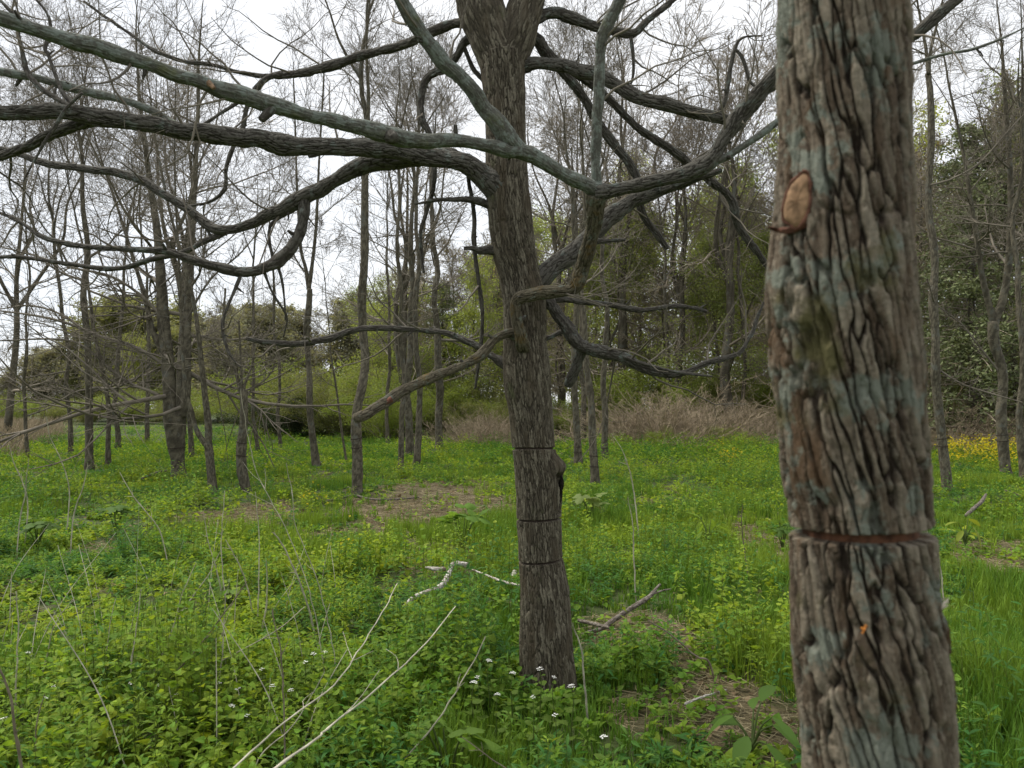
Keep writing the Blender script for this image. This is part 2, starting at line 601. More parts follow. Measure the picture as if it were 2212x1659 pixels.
RS = 1.0
T_, a_, b_ = frames(tq[:, :3])
RS = 1.0 if b_[0][0] > 0 else -1.0
V, Q, T3, h = bark(tq, 400, s_list=sl, depth=.0115, scale=92, elong=9, seed=3, twist=.25, lump=.05, plates=True, cuts=cuts, extra=trunk_extra)
trunk = mk('trunk', V, Q, T3, [M['bark_main']], main, mo, attrs={'h': h, 'tone': np.concatenate([VAR[0], [.5, .5]])})


def ring(q, c, w, dp, mat, parent, org, name='saw_cut', flare=0.0):
    s0, tilt, ph = c[0], c[1], c[2]
    k = 96
    th = np.arange(k) * 2 * np.pi / k
    rows = []
    for off in (-w * .5, 0, w * .5):
        s = s0 + tilt * np.cos(th - ph) + off
        r = resample(q, np.linspace(0, arclen(q), 400), 4)
        Tt, n1, n2 = frames(r[:, :3])
        j = np.clip((s / arclen(q) * 399), 0, 399)
        ji = np.round(j).astype(int)
        pp = np.stack([np.interp(j, np.arange(400), r[:, i]) for i in range(3)], 1)
        rad = np.interp(j, np.arange(400), r[:, 3]) - dp + (flare if off == 0 else 0)
        rows.append(pp + rad[:, None] * (np.cos(th)[:, None] * n1[ji] + np.sin(th)[:, None] * n2[ji]))
    V = np.concatenate(rows)
    idx = np.arange(3 * k).reshape(3, k)
    Qr = np.concatenate([np.stack([idx[i], np.roll(idx[i], -1), np.roll(idx[i + 1], -1), idx[i + 1]], 1) for i in range(2)])
    return mk(name, V, Qr, None, [mat], parent, org)


for c in cuts:
    ring(tq, c, .010, .0145, M['cut_dark'], main, mo)

_c = resample(tq, np.linspace(s_burl - .17, s_burl + .03, 9), 4)
_T, _n1, _n2 = frames(_c[:, :3])
_az = RS * R(79) + .10 * np.sin(np.linspace(0, 5, 9))
_rad = _c[:, 3] + np.array([-.012, -.004, .001, .004, .006, .010, .016, .022, .02])
_pp = _c[:, :3] + _rad[:, None] * (np.cos(_az)[:, None] * _n1 + np.sin(_az)[:, None] * _n2)
_hq = catmull(np.concatenate([_pp, np.array([[.004], [.009], [.011], [.012], [.013], [.015], [.016], [.013], [.006]])], 1), 5)
V, Q, T3, h = bark(_hq, 30, step=.004, depth=.008, scale=120, seed=88, lump=.3)
_o = mk('hollow', V, Q, T3, [M['rotten']], main, mo, attrs={'h': h})  # solid dark strip, its colour gives the darkness of the hole
_o['label'] = 'near-black rotten strip standing in for the shade inside the trunk hollow at right'

# --- limbs : (key, parent key or None, bark, twig count, [(u, v, width px)], depth offsets along it)
LIMBS = [
 ('A', None, 'bark_moss', 3, [(1150, 752, 30), (1126, 742, 34), (1117, 708, 27), (1113, 668, 26), (1128, 640, 27), (1176, 632, 30), (1232, 624, 28), (1256, 578, 32), (1270, 530, 38), (1281, 480, 38), (1287, 440, 40), (1291, 414, 42)],
  [-.02, -.14, -.19, -.21, -.23, -.26, -.30, -.36, -.44, -.52, -.58, -.62]),
 ('A1', 'A', 'bark_lichen', 6, [(1291, 414, 42), (1262, 402, 36), (1210, 374, 36), (1140, 334, 38), (1080, 321, 34), (1000, 309, 35), (915, 300, 37), (842, 291, 39), (760, 273, 36), (650, 239, 35), (560, 211, 37), (480, 189, 37), (400, 164, 35), (300, 128, 35), (200, 97, 36), (100, 70, 38), (0, 38, 40), (-160, -20, 40), (-380, -110, 36)],
  [-.62, -2.1]),
 ('A1a', 'A1', 'bark_lichen', 6, [(1128, 330, 34), (1100, 305, 38), (1066, 262, 38), (1032, 216, 38), (996, 172, 38), (960, 138, 42), (936, 104, 38), (905, 68, 38), (866, 0, 36), (830, -70, 32), (780, -190, 24), (760, -300, 12)], [0, -.6]),
 ('A2', 'A', 'bark_lichen', 5, [(1291, 414, 34), (1288, 385, 24), (1290, 300, 24), (1291, 216, 25), (1298, 100, 27), (1312, 52, 28), (1338, 0, 27), (1375, -90, 24), (1400, -220, 18)], [-.0, -.35]),
 ('A3', 'A', 'bark_limb', 7, [(1291, 414, 40), (1330, 411, 35), (1415, 389, 36), (1487, 369, 36), (1541, 340, 38), (1567, 299, 34), (1617, 223, 33), (1675, 158, 32), (1730, 125, 31), (1820, 108, 30), (1900, 101, 29), (1965, 83, 28), (2010, 48, 28), (2070, -8, 26), (2160, -90, 20)], [0, -.5]),
 ('A3b', 'A3', 'bark_lichen', 2, [(1535, 346, 24), (1560, 344, 20), (1617, 309, 18), (1675, 266, 17), (1740, 222, 15), (1830, 190, 12), (1990, 130, 9), (2110, 105, 7), (2215, 60, 4)], [0, -.25]),
 ('B', None, 'bark_limb', 3, [(1125, 640, 56), (1178, 598, 46), (1225, 552, 43), (1262, 514, 41), (1302, 479, 38), (1344, 447, 36), (1390, 424, 33), (1440, 403, 30), (1490, 378, 27), (1535, 336, 26), (1575, 284, 30), (1622, 226, 30), (1685, 166, 28), (1760, 110, 24), (1850, 20, 18), (1900, -60, 10)],
  [.0, .05, .1, .12, .1, .05, .0, -.05, -.1, -.15, -.2, -.25]),
 ('B1', 'B', 'bark_limb', 0, [(1425, 408, 22), (1470, 394, 18), (1500, 384, 16), (1530, 377, 15), (1560, 366, 13)], [-.05, -.2]),
 ('B2', 'B', 'bark_limb', 0, [(1280, 520, 18), (1305, 521, 13), (1330, 519, 11), (1350, 518, 10)], [-.05, -.1]),
 ('C', None, 'bark_limb', 9, [(1098, 424, 80), (1062, 392, 66), (1032, 368, 56), (996, 347, 48), (945, 335, 44), (880, 327, 42), (810, 320, 43), (740, 317, 44), (650, 309, 45), (560, 297, 46), (490, 287, 45), (430, 281, 42), (350, 271, 40), (280, 262, 39), (210, 254, 39), (150, 247, 36), (80, 245, 34), (0, 246, 34), (-140, 252, 34), (-330, 260, 28)], [0, -.16, -.3, -.5, -.7, -.9, -1.1, -1.3, -1.45, -1.6]),
 ('C1', 'C', 'bark_lichen', 6, [(400, 283, 30), (374, 268, 24), (342, 246, 21), (288, 222, 20), (216, 202, 20), (144, 184, 20), (72, 168, 20), (0, 154, 20), (-120, 130, 18), (-300, 90, 12)], [0, -.25]),
 ('C2', 'C', 'bark_limb', 2, [(215, 258, 34), (187, 267, 29), (126, 288, 27), (72, 310, 24), (29, 326, 23), (-60, 350, 20), (-200, 370, 12)], [0, .2]),
 ('C3', 'C', 'bark_limb', 7, [(172, 246, 18), (158, 234, 14), (119, 212, 13), (83, 187, 12), (58, 155, 12), (50, 119, 11), (40, 72, 9), (32, 36, 9), (8, 8, 8), (-30, -30, 6)], [0, .15]),
 ('C4', 'C', 'bark_limb', 2, [(178, 200, 6), (173, 205, 7), (144, 232, 8), (119, 274, 8), (90, 320, 7), (66, 362, 5), (50, 392, 3)], [-.15, -.1]),
 ('C5', 'C', 'bark_limb', 7, [(180, 246, 13), (169, 236, 11), (137, 202, 11), (122, 169, 9), (104, 119, 9), (97, 104, 9), (108, 61, 8), (101, 29, 7), (79, 0, 6), (60, -30, 4)], [0, .1]),
 ('D', None, 'bark_limb', 8, [(1075, 402, 50), (1020, 360, 44), (960, 339, 42), (880, 343, 41), (815, 351, 40), (760, 369, 38), (720, 388, 37), (684, 410, 36), (648, 431, 36), (612, 449, 33), (576, 464, 27), (540, 480, 25), (504, 492, 22), (460, 489, 21), (414, 458, 20), (360, 421, 20), (306, 389, 19), (252, 373, 17), (180, 364, 16), (108, 353, 15), (54, 336, 14), (0, 324, 13), (-120, 300, 10), (-260, 280, 6)], [.04, -.1, -.1, 0, .1, .2, .3]),
 ('D2', 'D', 'bark_limb', 6, [(658, 432, 30), (655, 462, 27), (644, 502, 27), (614, 550, 28), (576, 575, 26), (522, 586, 25), (468, 576, 23), (414, 562, 19), (360, 544, 16), (306, 540, 15), (216, 533, 13), (144, 526, 12), (90, 511, 10), (36, 479, 9), (0, 461, 8), (-90, 430, 5)], [0, -.2, .1]),
 ('D3', 'D', 'bark_limb', 6, [(530, 484, 14), (504, 494, 14), (450, 520, 13), (396, 544, 13), (324, 560, 12), (252, 580, 11), (144, 569, 10), (72, 558, 10), (0, 556, 9), (-80, 570, 6)], [0, .2]),
 ('D5', 'D', 'bark_limb', 0, [(640, 448, 10), (628, 458, 9), (605, 470, 8), (584, 488, 9), (581, 520, 8), (590, 560, 7)], [.02, 0]),
 ('D4', 'D2', 'bark_limb', 2, [(524, 586, 9), (510, 620, 8), (493, 657, 8), (479, 704, 8), (493, 761, 6), (520, 795, 4)], [0, -.1]),
 ('D6', 'D2', 'bark_limb', 1, [(566, 574, 7), (590, 635, 6), (619, 682, 5), (612, 729, 4)], [0, .15]),
 ('D7', 'D2', 'bark_limb', 1, [(598, 562, 7), (612, 621, 6), (617, 693, 4)], [0, .1]),
 ('E', None, 'bark_limb', 9, [(1060, 62, 30), (996, 51, 25), (960, 58, 23), (931, 68, 22), (902, 83, 22), (852, 101, 23), (780, 119, 23), (708, 144, 22), (648, 158, 19), (596, 163, 14), (540, 161, 11), (468, 144, 10), (396, 130, 10), (342, 112, 9), (306, 90, 8), (252, 54, 7), (216, 29, 6), (180, 0, 5)], [.05, .9]),
 ('E2', 'E', 'bark_limb', 3, [(612, 160, 18), (582, 166, 15), (553, 192, 13), (533, 234, 12), (524, 280, 11), (505, 317, 10), (490, 360, 9), (486, 407, 8), (450, 436, 7), (400, 446, 5)], [0, .1]),
 ('E3', 'E', 'bark_limb', 1, [(574, 176, 8), (540, 206, 9), (500, 228, 9), (460, 256, 7), (440, 268, 6)], [0, -.1]),
 ('F', None, 'bark_limb', 2, [(1050, 60, 26), (1020, 84, 22), (1003, 93, 20), (986, 122, 20), (960, 150, 19), (932, 158, 18), (913, 180, 17), (908, 216, 16), (913, 259, 16), (927, 288, 15), (938, 350, 14), (935, 410, 12), (920, 457, 10), (909, 504, 9), (911, 560, 8), (916, 590, 5)], [.1, .2, .15, .1]),
 ('F1', 'F', 'bark_limb', 0, [(1000, 98, 10), (1020, 145, 11), (1040, 170, 11), (1060, 196, 10)], [0, .05]),
 ('Gs', None, 'bark_limb', 0, [(1075, 458, 20), (1042, 437, 17), (1014, 430, 13), (978, 429, 12), (942, 433, 11), (918, 439, 7), (896, 443, 4)], [0, -.06, -.1, -.1]),
 ('Hs', None, 'bark_limb', 0, [(1090, 544, 28), (1056, 541, 25), (1034, 540, 20), (1020, 534, 13), (1002, 533, 9)], [0, -.04, -.08]),
 ('I', 'C', 'bark_limb', 1, [(1012, 362, 11), (1014, 395, 10), (1020, 430, 10), (1025, 480, 10), (1024, 530, 10), (1035, 614, 10), (1043, 675, 10), (1041, 732, 10), (1035, 783, 9), (1026, 840, 5)], [.1, .25]),
 ('J', None, 'bark_limb', 6, [(1125, 812, 34), (1082, 783, 22), (1050, 761, 15), (1025, 745, 16), (989, 732, 18), (960, 721, 16), (906, 714, 13), (845, 711, 13), (787, 711, 15), (748, 718, 15), (702, 732, 14), (648, 740, 13), (576, 738, 13), (545, 732, 11), (529, 728, 8)], [.0, .1, .05, -.1]),
 ('K', None, 'bark_moss', 0, [(1148, 780, 34), (1128, 752, 32), (1112, 724, 25), (1084, 724, 22), (1050, 750, 22), (1025, 772, 23), (978, 797, 23), (924, 819, 24), (870, 844, 24), (816, 876, 24), (782, 896, 24), (764, 903, 21)], [0, -.15, -.24, -.32, -.5, -.7]),
 ('Lr', None, 'bark_limb', 7, [(1150, 628, 42), (1188, 656, 32), (1208, 686, 30), (1230, 714, 30), (1257, 746, 31), (1284, 755, 27), (1338, 768, 27), (1374, 788, 27), (1410, 800, 25), (1452, 808, 20), (1488, 801, 15), (1534, 779, 13), (1596, 761, 11), (1617, 732, 9), (1636, 690, 7), (1650, 650, 4)], [.02, -.05, -.1, -.1, 0]),
 ('L1', 'Lr', 'bark_limb', 0, [(1350, 772, 9), (1400, 788, 9), (1450, 802, 8), (1500, 808, 7), (1540, 812, 4)], [-.06, -.1]),
 ('L2', 'Lr', 'bark_limb', 0, [(1258, 740, 28), (1254, 762, 26), (1246, 790, 23), (1234, 818, 22), (1227, 832, 18)], [0, .15]),
 ('L3', None, 'bark_limb', 1, [(1150, 735, 26), (1188, 728, 15), (1215, 716, 12), (1240, 728, 9), (1275, 750, 8), (1310, 765, 5)], [.06, .15, .2]),
 ('Mr', None, 'bark_limb', 0, [(1160, 640, 24), (1212, 646, 15), (1241, 650, 13), (1269, 653, 12), (1320, 660, 12), (1374, 670, 13), (1410, 668, 12), (1457, 661, 12), (1500, 664, 10), (1530, 672, 6)], [.05, .1, .0]),
 ('Nr', None, 'bark_limb', 6, [(1100, 60, 40), (1156, 84, 30), (1179, 112, 28), (1212, 144, 27), (1248, 163, 24), (1284, 191, 21), (1320, 220, 19), (1356, 256, 17), (1410, 299, 18), (1464, 335, 18), (1531, 388, 19), (1578, 432, 18), (1596, 486, 17), (1632, 536, 16), (1662, 580, 14), (1720, 640, 11), (1790, 700, 7)], [.12, .3, .6]),
 ('N2', 'Nr', 'bark_limb', 1, [(1206, 142, 24), (1228, 168, 24), (1250, 196, 23), (1268, 224, 22), (1298, 272, 21), (1334, 320, 20), (1356, 350, 20), (1376, 388, 20), (1387, 448, 18), (1410, 493, 17), (1444, 538, 12)], [0, .1]),
 ('Or', None, 'bark_limb', 6, [(1092, 150, 46), (1140, 141, 35), (1170, 140, 32), (1210, 145, 33), (1248, 151, 32), (1284, 158, 31), (1320, 176, 32), (1356, 198, 31), (1392, 216, 30), (1440, 230, 28), (1504, 241, 25), (1548, 248, 24), (1572, 254, 20), (1588, 262, 14)], [.02, -.05, -.15, -.2]),
 ('O2', 'Or', 'bark_limb', 2, [(1553, 246, 14), (1566, 215, 11), (1573, 180, 10), (1576, 150, 10), (1586, 108, 9), (1603, 82, 6), (1648, 76, 3)], [0, -.1]),
 ('O3', 'O2', 'bark_limb', 0, [(1588, 106, 8), (1602, 122, 8), (1612, 150, 8), (1618, 174, 7), (1634, 190, 4)], [0, 0]),
 ('Pr', None, 'bark_limb', 7, [(1110, 60, 42), (1161, 37, 31), (1181, 28, 28), (1212, 28, 25), (1248, 40, 25), (1284, 54, 23), (1320, 63, 21), (1366, 70, 19), (1396, 45, 15), (1428, 22, 14), (1455, -2, 13), (1500, -50, 10), (1540, -120, 6)], [.02, .2]),
 ('P2', 'Pr', 'bark_limb', 1, [(1362, 72, 9), (1367, 119, 8), (1367, 158, 6), (1362, 182, 4)], [0, .05]),
 ('St', None, 'bark_main', 3, [(1086, 140, 90), (1064, 85, 102), (1045, 30, 104), (1030, -20, 104), (1000, -140, 96), (960, -300, 84), (930, -500, 60), (915, -700, 40)], [0, .06]),
 ('Su', None, 'bark_main', 3, [(1092, 140, 80), (1114, 85, 84), (1129, 30, 78), (1144, -20, 74), (1165, -140, 68), (1190, -300, 54), (1220, -480, 36), (1235, -640, 20)], [0, .0]),
]
limb_obj, limb_q = {}, {}
rngL = np.random.default_rng(11)


def children(rng, Pp, Rp, nch, n, tmin, tmax, ang, lenf, rf, up=0., wig=.12, rmin=.0035, taper=.25):
    """grow nch children from each parent polyline; returns (M*nch, n, 3), radii"""
    Mn, N, _ = Pp.shape
    t = rng.uniform(tmin, tmax, (Mn, nch)) * (N - 1)
    i = np.clip(t.astype(int), 0, N - 2); f = (t - i)[..., None]
    m = np.arange(Mn)[:, None]
    st = Pp[m, i] * (1 - f) + Pp[m, i + 1] * f
    pr = Rp[m, i] * (1 - f[..., 0]) + Rp[m, i + 1] * f[..., 0]
    d = norm(Pp[m, i + 1] - Pp[m, i])
    plen = np.linalg.norm(Pp[:, -1] - Pp[:, 0], axis=1)[:, None]
    rv = rng.normal(size=d.shape); rv = norm(rv - d * np.sum(rv * d, -1, keepdims=True))
    an = R(1) * rng.uniform(ang[0], ang[1], d.shape[:2])[..., None]
    dd = norm(d * np.cos(an) + rv * np.sin(an) + np.array([0, 0, up]))
    Lc = plen * rng.uniform(lenf[0], lenf[1], (Mn, nch)) * (1.15 - .7 * t / (N - 1))
    K = Mn * nch
    dd = dd.reshape(K, 3); st = st.reshape(K, 3); Lc = Lc.reshape(K); r0 = np.maximum(pr.reshape(K) * rf, rmin)
    out = np.empty((K, n, 3)); out[:, 0] = st
    for j in range(1, n):
        dd = norm(dd + rng.normal(0, wig, dd.shape) + np.array([0, 0, up * .25]))
        out[:, j] = out[:, j - 1] + dd * (Lc / (n - 1))[:, None]
    rad = np.maximum(r0[:, None] * np.linspace(1, taper, n)[None], rmin * .8)
    return out, rad


def twig_sprays(rng, q, n1, parent, org, mat, lenf=(.5, 1.1), name='twig', tmin=.3, size=.7):
    pr = resample(q, np.linspace(0, arclen(q), 12), 4)
    Pp = pr[None, :, :3]; Rp = pr[None, :, 3]
    Lp = max(np.linalg.norm(pr[-1, :3] - pr[0, :3]), .1)
    a, ar = children(rng, Pp, np.minimum(Rp, .012), n1, 8, tmin, .98, (35, 80), (size * .5 / Lp, size * 1.3 / Lp), .55, up=.12, wig=.2, rmin=.0022)
    b, br = children(rng, a, ar, 3, 5, .3, .95, (30, 65), (.35, .6), .6, up=.1, wig=.2, rmin=.0016)
    acc = Acc()
    for x, y, k in ((a, ar, 6), (b, br, 4)):
        V, Q = tubes(x, y, k); acc.add(V, Q)
    V, Q, _ = acc.out()
    return mk(name, V, Q, None, [mat], parent, org)


for (key, par, bm, ntw, pts, dof) in LIMBS:
    n = len(pts)
    base = Y0
    if par:
        pq = limb_q[par]
        # depth of the parent where this one starts
        uu = CU + F * pq[:, 0] / np.maximum(pq[:, 1] * CP + (pq[:, 2] - CAM_Z) * SP, .1)
        dz = pq[:, 1] * CP + (pq[:, 2] - CAM_Z) * SP
        vv = CV - F * (-(pq[:, 1]) * SP + (pq[:, 2] - CAM_Z) * CP) / np.maximum(dz, .1)
        k = np.argmin((uu - pts[0][0]) ** 2 + (vv - pts[0][1]) ** 2)
        base = pq[k, 1]
        if key in ('A1',): dof = [d + .62 for d in dof]
    du = np.concatenate([[0], np.cumsum(np.hypot(np.diff([p[0] for p in pts]), np.diff([p[1] for p in pts])))])
    if len(dof) == n:
        dy = np.array(dof)
    else:
        dy = np.interp(du / du[-1], np.linspace(0, 1, len(dof)), dof)
    q = np.array([[*P(u, v, base + y), pxr(w * (.9 if bm != 'bark_main' else 1), base + y)] for (u, v, w), y in zip(pts, dy)])
    q = catmull(q, 6)
    rm = float(np.mean(q[:, 3]))
    q_plain = q.copy()
    rr_ = np.random.default_rng(hash(key) % 1000 if False else sum(map(ord, key)))
    s = np.concatenate([[0], np.cumsum(np.linalg.norm(np.diff(q[:, :3], axis=0), axis=1))])
    for ax in range(3):
        q[:, ax] += noise(np.stack([s * 4, s * 0 + ax * 7, s * 0 + sum(map(ord, key))], 1), 50) * rm * .30 + noise(np.stack([s * 11, s * 0 + ax * 7, s * 0 + sum(map(ord, key))], 1), 55) * rm * .16
    q[:, 3] *= 1 + .13 * noise(np.stack([s * 9, s * 0, s * 0 + sum(map(ord, key))], 1), 51) + .14 * sstep(.45, .8, noise(np.stack([s * 5.5, s * 0 + 3, s * 0 + sum(map(ord, key))], 1), 52))
    if bm == 'bark_main': q = q_plain
    limb_q[key] = q; L_ = float(s[-1])
    sides = int(np.clip(rm * 2600, 14, 150)) if rm < .07 else 200
    step = float(np.clip(rm * .16, .005, .014))
    pobj = limb_obj[par] if par and limb_obj[par]['lev'] == 1 else (main if not par else limb_obj[par].parent)
    V, Q, T3, h = bark(q, sides, step=step, depth=min(.0105, rm * .27) * (.42 if bm == 'bark_lichen' else 1), scale=95 if rm < .05 else 78, elong=8, seed=20 + sum(map(ord, key)), lump=.13, plates=(rm > .026 and bm != 'bark_lichen'))
    ob = mk('limb' if not par else 'branch', V, Q, T3, [M[bm]], pobj, mo, attrs={'h': h, 'tone': np.clip(h * .9, 0, 1) if VAR[0] is None or len(VAR[0]) != len(h) - 2 else np.concatenate([VAR[0], [.5, .5]])})
    ob['lev'] = 1 if not par else 2
    limb_obj[key] = ob
    if bm != 'bark_main' and L_ > .5:
        for _ in range(int(min(6, 1 + L_ * 2.2))):
            k_ = int(rngL.uniform(.12, .95) * (len(q) - 1)); d_ = norm(q[min(k_ + 1, len(q) - 1), :3] - q[k_ - 1, :3])
            rv_ = rngL.normal(size=3); rv_ = norm(rv_ - d_ * (rv_ @ d_)); dd_ = norm(rv_ + d_ * rngL.uniform(.1, .9))
            r_ = q[k_, 3]; ln_ = r_ * .8 + rngL.uniform(.01, .06); t_ = np.linspace(0, 1, 7)[:, None]
            sp = q[k_, :3] + dd_ * ln_ * t_ + rngL.normal(0, .002, (7, 3)) * t_
            w_ = min(r_ * .5, rngL.uniform(.004, .011))
            Vs, Qs_, Ts, hs_ = bark(np.concatenate([sp, w_ * (1.5 - t_ * .9)], 1), 12, step=.005, depth=.003, scale=140, seed=k_, lump=.25)
            mk('spur', Vs, Qs_, Ts, [M['bark_limb']], ob if ob['lev'] == 1 else ob.parent, mo, attrs={'h': hs_})
    if ntw:
        tp = ob if ob['lev'] == 1 else ob.parent
        for _ in range(ntw): twig_sprays(rngL, q, 1, tp, mo, M['twig'])
for o in limb_obj.values():
    del o['lev']
limb_obj['A']['label'] = 'mossy limb curling across the front of the trunk'
limb_obj['K']['label'] = 'broken limb stub with orange lichen pointing down to the left'


def stub(u, v, Y, w, du, dv, parent, mat, name='stub'):
    p0, p1 = P(u, v, Y), P(u + du, v + dv, Y - .03)
    q = np.array([[*(p0 * (1 - t) + p1 * t), pxr(w, Y) * (1.15 - .5 * t)] for t in np.linspace(0, 1, 8)])
    V, Q, T3, h = bark(q, 24, step=.004, depth=.003, scale=120, seed=int(u), lump=.2)
    return mk(name, V, Q, T3, [mat], parent, mo, attrs={'h': h})


def near_Y(key, u, v):
    pq = limb_q[key]
    dz = pq[:, 1] * CP + (pq[:, 2] - CAM_Z) * SP
    uu = CU + F * pq[:, 0] / dz
    vv = CV - F * (-(pq[:, 1]) * SP + (pq[:, 2] - CAM_Z) * CP) / dz
    return pq[np.argmin((uu - u) ** 2 + (vv - v) ** 2), 1]


ya = near_Y('A1', 590, 222)
stub(592, 232, ya, 22, -30, 28, limb_obj['A'], M['bark_limb'])
ya = near_Y('A1', 455, 185)
sc = stub(447, 176, ya - .015, 13, 16, 15, limb_obj['A'], M['knot'])
ya = near_Y('A1', 985, 305)
stub(984, 300, ya, 10, 0, -32, limb_obj['A'], M['bark_limb'])
stub(845, 296, near_Y('A1', 845, 292) - .03, 30, 8, 2, limb_obj['A'], M['bark_limb'])
ya = near_Y('C', 690, 325)
stub(700, 326, ya, 14, -34, 12, limb_obj['C'], M['bark_limb'])
stub(1470, 400, near_Y('B', 1470, 394) - .02, 12, 44, -14, limb_obj['B'], M['bark_limb'])
ya = near_Y('K', 800, 885)
stub(846, 862, near_Y('K', 846, 858) - .03, 11, -30, 17, limb_obj['K'], M['scar_rim'])

# ------------------------------------------------------------------ the near trunk on the right
YF = 1.22
FT = [(2300, 1790, 2150), (1850, 1752, 2070), (1659, 1740, 2053), (1494, 1727, 2044), (1386, 1715, 2035), (1278, 1711, 2017), (1170, 1706, 2009), (1100, 1703, 1999),
      (1062, 1698, 1999), (999, 1686, 1995), (927, 1680, 1988), (855, 1673, 1984), (783, 1667, 1982), (711, 1664, 1975), (639, 1656, 1970),
      (560, 1663, 1966), (470, 1672, 1966), (396, 1676, 1964), (288, 1681, 1961), (144, 1681, 1961), (0, 1681, 1957), (-200, 1684, 1952), (-700, 1690, 1945), (-1500, 1720, 1960)]
near = thing('walnut_tree', 'thick near trunk with blue-grey lichen, one reddish saw cut and a cut-off branch scar', 'tree',
             (P(1990, 2300, YF)[0] + .03, YF, 0))
no = np.array(near.location)
fq = np.array([[no[0] + .02, YF, -.05, .155]] + [[*P((l + r) / 2, v, YF), pxr(r - l, YF)] for (v, l, r) in FT])
fq = catmull(fq, 6)
fq[:, 3] -= .0065
L_f = arclen(fq)
sF = np.concatenate([[0], np.cumsum(np.linalg.norm(np.diff(fq[:, :3], axis=0), axis=1))])


def sf_of_v(v):
    return float(np.interp(P(1850, v, YF)[2], fq[:, 2], sF))


fc = [(sf_of_v(1143), .004, R(250), .0125, .020)]
zlo, zhi = sf_of_v(1720), sf_of_v(-60)
sl = np.unique(np.round(np.concatenate([np.arange(0, zlo, .012), np.arange(zlo, zhi, .0032), np.arange(zhi, L_f, .012),
                                         np.arange(fc[0][0] - .035, fc[0][0] + .035, .0016)]), 4))
s_scar = sf_of_v(436)
T_, a_, b_ = frames(fq[:, :3])
RF = 1.0 if b_[0][0] > 0 else -1.0


def near_extra(S, TH, C):
    d = np.arctan2(np.sin(TH + RF * R(46)), np.cos(TH + RF * R(46)))
    sc = np.exp(-((S - s_scar) / .055) ** 2 - (d / .5) ** 2) * .010
    hump = np.exp(-((S - sf_of_v(600)) / .11) ** 2 - (d / .9) ** 2) * .006
    # rough plates broken by slanting cracks
    e = noise(C * np.array([26, 26, 7]) + np.array([0, 0, 3.]), 77)
    pl = -.006 * sstep(.12, .0, np.abs(e))
    return sc + hump + pl


V, Q, T3, h = bark(fq, 460, s_list=sl, depth=.0175, scale=66, elong=11, seed=61, twist=1.5, lump=.035, plates=True, cuts=fc, extra=near_extra)
mk('trunk', V, Q, T3, [M['bark_near']], near, no, attrs={'h': h, 'tone': np.concatenate([VAR[0], [.5, .5]])})
ring(fq, fc[0], .012, .0185, M['cut_fresh'], near, no)

# cut branch scar: pale oval face, red rim and torn lip
def on_near(u, v, out=0.0):
    """point on the near trunk's surface seen along (u, v)"""
    s = sf_of_v(v)
    c = resample(fq, np.array([s]), 4)[0]
    d = ray(u, v); d = d / np.linalg.norm(d)
    o = np.array([0, 0, CAM_Z])
    oc = (o - c[:3]) * np.array([1, 1, 0]); dd = d * np.array([1, 1, 0])
    A = dd @ dd; B = 2 * oc @ dd; Cc = oc @ oc - (c[3] + out) ** 2
    disc = max(B * B - 4 * A * Cc, 0)
    return o + d * ((-B - math.sqrt(disc)) / (2 * A))


cen = on_near(1724, 436, .0165)
nv = norm(np.array([-.62, -.75, -.05]))
upv = norm(np.array([.26, -.02, 1.0])); upv = norm(upv - nv * (upv @ nv)); sd = np.cross(upv, nv)
rsc = np.random.default_rng(4)
k = 40
th = np.arange(k) * 2 * np.pi / k
ra, rb = .0385, .0185
wob = 1 + .07 * np.sin(3 * th + 1) + .05 * np.sin(5 * th)
rings_ = []
for f, o in ((.0, .0075), (.35, .0078), (.7, .007), (.93, .0055), (1.0, .001), (1.02, -.02)):
    j = rsc.normal(0, .0006, k)
    rings_.append(cen + (f * ra * wob * np.cos(th))[:, None] * upv + (f * rb * wob * np.sin(th))[:, None] * sd + (o + j)[:, None] * nv)
V = np.concatenate(rings_)
idx = np.arange(6 * k).reshape(6, k)
Qs = np.concatenate([np.stack([idx[i], np.roll(idx[i], -1), np.roll(idx[i + 1], -1), idx[i + 1]], 1) for i in range(5)])
scar = mk('branch_scar', V, Qs, None, [M['scar_wood']], near, no)
scar['label'] = 'pale orange oval face of a cut-off branch'
# rim
rq = np.stack([cen + ra * 1.04 * w * math.cos(t) * upv + rb * 1.06 * w * math.sin(t) * sd + .0025 * nv for t, w in zip(np.linspace(0, 2 * np.pi, 41), np.append(wob, wob[0]))])
rr = .0022 + .0016 * noise(np.stack([np.arange(41) * .6, np.zeros(41), np.zeros(41)], 1), 3)
V, Q, T3, h = bark(np.concatenate([rq, rr[:, None]], 1), 12, step=.003, depth=.002, scale=220, seed=9, lump=.4)
mk('scar_rim', V, Q, T3, [M['scar_rim']], scar, no, attrs={'h': h})
lip = np.array([[*on_near(1756, 462, .006), .002], [*on_near(1742, 482, .007), .004], [*on_near(1722, 493, .010), .0055], [*on_near(1702, 498, .013), .006], [*on_near(1682, 497, .016), .004], [*P(1658, 490, YF - .05), .0015]])
V, Q, T3, h = bark(catmull(lip, 5), 16, step=.003, depth=.004, scale=160, seed=19, lump=.5)
mk('torn_lip', V, Q, T3, [M['scar_rim']], scar, no, attrs={'h': h})
